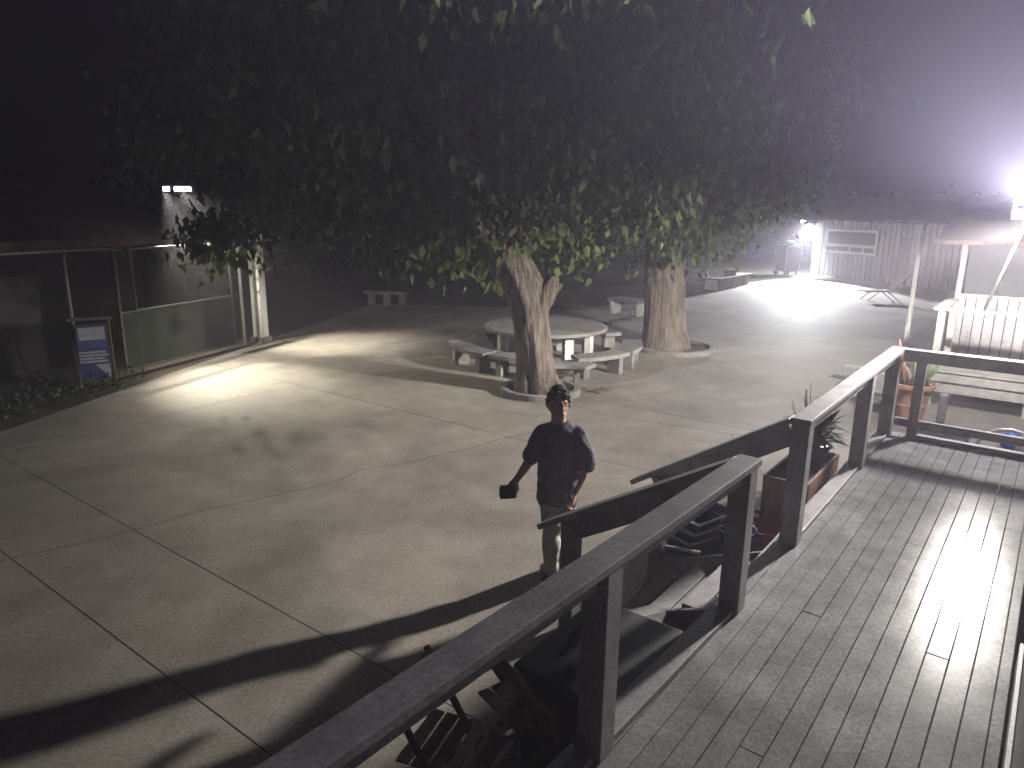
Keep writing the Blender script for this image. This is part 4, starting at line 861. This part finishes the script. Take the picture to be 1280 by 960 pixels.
# ------------------------------------------------------------------ person
PR = Vector((.37, 5.5, 0)); per = thing('person', 'person in dark T-shirt and khaki trousers walking past the steps, holding an object', 'person', PR)
def X(u, v, y=0.0):                              # point in the person's upright plane, y metres further off
    p = PP(u, v, PR+Vector((0, y, 0)), Vector((0, 1, 0))); return p
def blob(name, chains, m, vox=.011, sm=6, balls=(), extra=None, fold=0, fscale=.11):
    mb = MB()
    for pts, rads, sq in chains:
        P_ = []; R_ = []
        for i in range(len(pts)-1):
            for k in range(4): t = k/4; P_.append(pts[i].lerp(pts[i+1], t)); R_.append(rads[i]*(1-t)+rads[i+1]*t)
        P_.append(pts[-1]); R_.append(rads[-1])
        for _ in range(2): P_ = [P_[0]]+[(P_[i-1]+2*P_[i]+P_[i+1])/4 for i in range(1, len(P_)-1)]+[P_[-1]]
        mb.tube(P_, R_, 14, squash=sq); 
        for e_ in (0, -1):
            q = sq or (1, 1, 1); mb.ball(P_[e_], (R_[e_]*q[0], R_[e_]*q[1], R_[e_]*q[2]), 12, 8)
    for c, r_ in balls: mb.ball(c, r_, 14, 10)
    if extra: extra(mb)
    o = mb.build(name, m, per)
    r_ = o.modifiers.new('union', 'REMESH'); r_.mode = 'VOXEL'; r_.voxel_size = vox; r_.use_smooth_shade = True
    s_ = o.modifiers.new('smooth', 'SMOOTH'); s_.factor = .5; s_.iterations = sm
    if fold:
        tx = bpy.data.textures.new('cloth_folds', 'CLOUDS'); tx.noise_scale = .11; tx.noise_depth = 1
        d_ = o.modifiers.new('folds', 'DISPLACE'); d_.texture = tx; d_.strength = fold; d_.mid_level = .5; tx.noise_scale = fscale; d_.texture_coords = 'GLOBAL'
    return o
HC = X(698, 506); sh_l, sh_r = X(676, 543), X(722, 545, -.02)
el_l, wr_l = X(661, 578, -.06), X(646, 599, -.14); el_r, wr_r = X(733, 588, .06), X(718, 618, -.04)
hipc = X(697, 622); 
kA, aA = X(690, 672, -.12), X(686, 714, -.02); kB, aB = X(701, 666, .04), X(704, 702, .30)
hA, hB = X(689, 628, 0), X(706, 628, .02)
V = Vector
def face(mb):
    mb.ball(HC, (.078, .095, .115), 18, 14)
    mb.ball(HC+V((.012, -.045, -.07)), (.05, .055, .05), 12, 8)          # jaw
    mb.ball(HC+V((.03, -.105, -.015)), (.014, .022, .024), 8, 6)         # nose
    mb.ball(HC+V((.026, -.098, .022)), (.010, .014, .03), 8, 6)          # bridge
    for s_ in (-1, 1): mb.ball(HC+V((.03+s_*.032, -.070, .036)), (.024, .014, .008), 8, 6); mb.ball(HC+V((s_*.08, .01, -.01)), (.014, .026, .034), 8, 6)
def hand(mb, w, d, side, curl):
    d = d.normalized(); x = d.cross(V((0, 1, 0))).normalized(); y = x.cross(d).normalized()
    mb.tube([w, w+d*.045, w+d*.09], [.026, .036, .036], 10); mb.ball(w+d*.05, (.035, .022, .04), 10, 8)
    for k, l in enumerate((.072, .082, .076, .058)):
        b = w + d*.088 + x*(.027-.018*k)
        p1 = b + d*l*.5 - y*l*.15*curl; p2 = p1 + d*l*.15 - y*l*.42*curl; p3 = p2 - d*l*.18*curl - y*l*.2*curl
        mb.tube([b-d*.02, b, p1, p2, p3], [.011, .0105, .0098, .009, .0075], 7); mb.ball(p3, .0078, 7, 5)
    b = w + d*.03 + x*.03*side; mb.tube([b, b+d*.03+x*.025*side-y*.015, b+d*.062+x*.028*side-y*.035], [.014, .012, .009], 7); mb.ball(b+d*.062+x*.028*side-y*.035, .009, 7, 5)
def body_extra(mb):
    face(mb); hand(mb, wr_l, (wr_l-el_l), 1, 1.0); hand(mb, wr_r, (wr_r-el_r), -1, .8)
blob('body', [([X(698, 528, .01), HC+V((0, .01, -.06))], [.062, .058], None),
              ([sh_l, el_l, wr_l], [.046, .042, .028], None), ([sh_r, el_r, wr_r], [.044, .042, .028], None),
              ([X(698, 540, .0), X(698, 580), X(697, 618)], [.10, .13, .14], (1.1, .75, 1)),
              ([kA, aA], [.05, .04], None), ([kB, aB], [.05, .04], None)], SKIN, .008, 3, extra=body_extra)
sp = .118
blob('shirt', [([X(694, 538, .01), X(700, 545, .01)], [.085, .085], (1, .85, .8)),
               ([X(699, 546, .0), X(699, 572, .0), X(698, 598, .0), X(697, 622, .0)], [.155, .165, .150, .158], (1.14, .78, .9)),
               ([X(679, 544), X(669, 558, -.02), X(663, 571, -.05)], [.085, .076, .07], None),
               ([X(719, 545), X(728, 562, .0), X(733, 579, .03)], [.09, .086, .082], None)], SHIRT, .010, 4, fold=.036)
blob('trousers', [([X(697, 608), X(697, 630)], [.14, .145], (1.1, .8, .9)),
                  ([hA, kA, X(689, 711, -.03)], [.105, .078, .064], None), ([hB, kB, X(703, 708, .12)], [.105, .078, .064], None)], KHAKI, .009, 3, fold=.035)
def hx(mb):
    rr_ = random.Random(3)
    for i in range(150):
        a = rr_.uniform(0, 2*pi); t = rr_.uniform(0, 1.75); dx = V((sin(t)*cos(a)*.082, sin(t)*sin(a)*.1, cos(t)*.124))
        if dx.y < -.02 and dx.z < .065: continue
        mb.ball(HC+dx+V((0, .012, .012)), rr_.uniform(.013, .03), 7, 5)
    mb.ball(HC+V((0, .028, .02)), (.086, .092, .112), 14, 10)
blob('hair', [], HAIR, .0055, 1, extra=hx, fold=.045, fscale=.022)
for s_ in (-1, 1):
    e_ = MB().ball(HC+V((.03+s_*.031, -.083, .016)), (.012, .008, .008), 8, 6).build('eye', EYEW, per, smooth=True); MB().ball(HC+V((.032+s_*.031, -.0905, .015)), (.005, .003, .005), 8, 5).build('iris', BLACKP, e_)
MB().ball(HC+V((.026, -.094, -.052)), (.022, .010, .007), 10, 6).build('mouth', LIPS, per, smooth=True)
for k_, (a_, dr_) in enumerate(((aA, V((-.12, -.99, 0))), (aB, V((.25, -.97, 0))))):
    g_ = V((a_.x, a_.y, 0)); dr_ = dr_.normalized()
    up_ = [g_-dr_*.07+V((0, 0, .055)), g_+dr_*.03+V((0, 0, .06)), g_+dr_*.12+V((0, 0, .042)), g_+dr_*.18+V((0, 0, .034))]
    mb = MB(); mb.tube(up_, [.042, .05, .043, .028], 12, squash=(1, 1, .95)); mb.tube([g_+V((0, 0, .06)), a_+V((0, 0, .02))], [.045, .044], 12)
    mb.ball(up_[0], .042, 10, 8); mb.ball(up_[-1], .03, 10, 8)
    o = mb.build('shoe', SHOE, per); r_ = o.modifiers.new('u', 'REMESH'); r_.mode = 'VOXEL'; r_.voxel_size = .008; r_.use_smooth_shade = True
    mb = MB(); n_ = V((-dr_.y, dr_.x, 0)); pl = []
    for t_, w_ in ((-.115, .02), (-.09, .038), (0, .042), (.1, .05), (.17, .042), (.205, .018)): pl.append((t_, w_))
    poly = [g_+dr_*t_+n_*w_ for t_, w_ in pl]+[g_+dr_*t_-n_*w_ for t_, w_ in pl[::-1]]
    mb.prism([(p.x, p.y) for p in poly], .0035, .028); mb.build('sole', SOLE, o, bevel=.004)
hd_ = (wr_l-el_l).normalized(); hp_ = wr_l + hd_*.10 + V((-.015, -.035, -.015))
ob = thing('dark_tin', 'dark boxy tin held out in the walking person hand', 'tin', hp_)
MB().box(hp_, (.135, .075, .085), .15).build('case', BLACKP, ob, bevel=.012); MB().box(hp_+V((0, 0, .048)), (.125, .068, .012), .15).build('lid', DSTEEL, ob, bevel=.004)

# ------------------------------------------------------------------ haze volume, added for the lamp's veil of glare
hz = MB().box((0, 0, 3.5), (860, 860, 15)).build('haze', None); hz['kind'] = 'stuff'
vm = bpy.data.materials.new('glare_haze'); vm.use_nodes = True; t = vm.node_tree; t.nodes.remove(t.nodes['Principled BSDF'])
pv = t.nodes.new('ShaderNodeVolumePrincipled'); pv.inputs['Color'].default_value = (.92, .86, 1, 1); pv.inputs['Density'].default_value = .0044; pv.inputs['Anisotropy'].default_value = .3
t.links.new(pv.outputs[0], t.nodes['Material Output'].inputs['Volume']); hz.data.materials.append(vm)
bpy.context.view_layer.update()
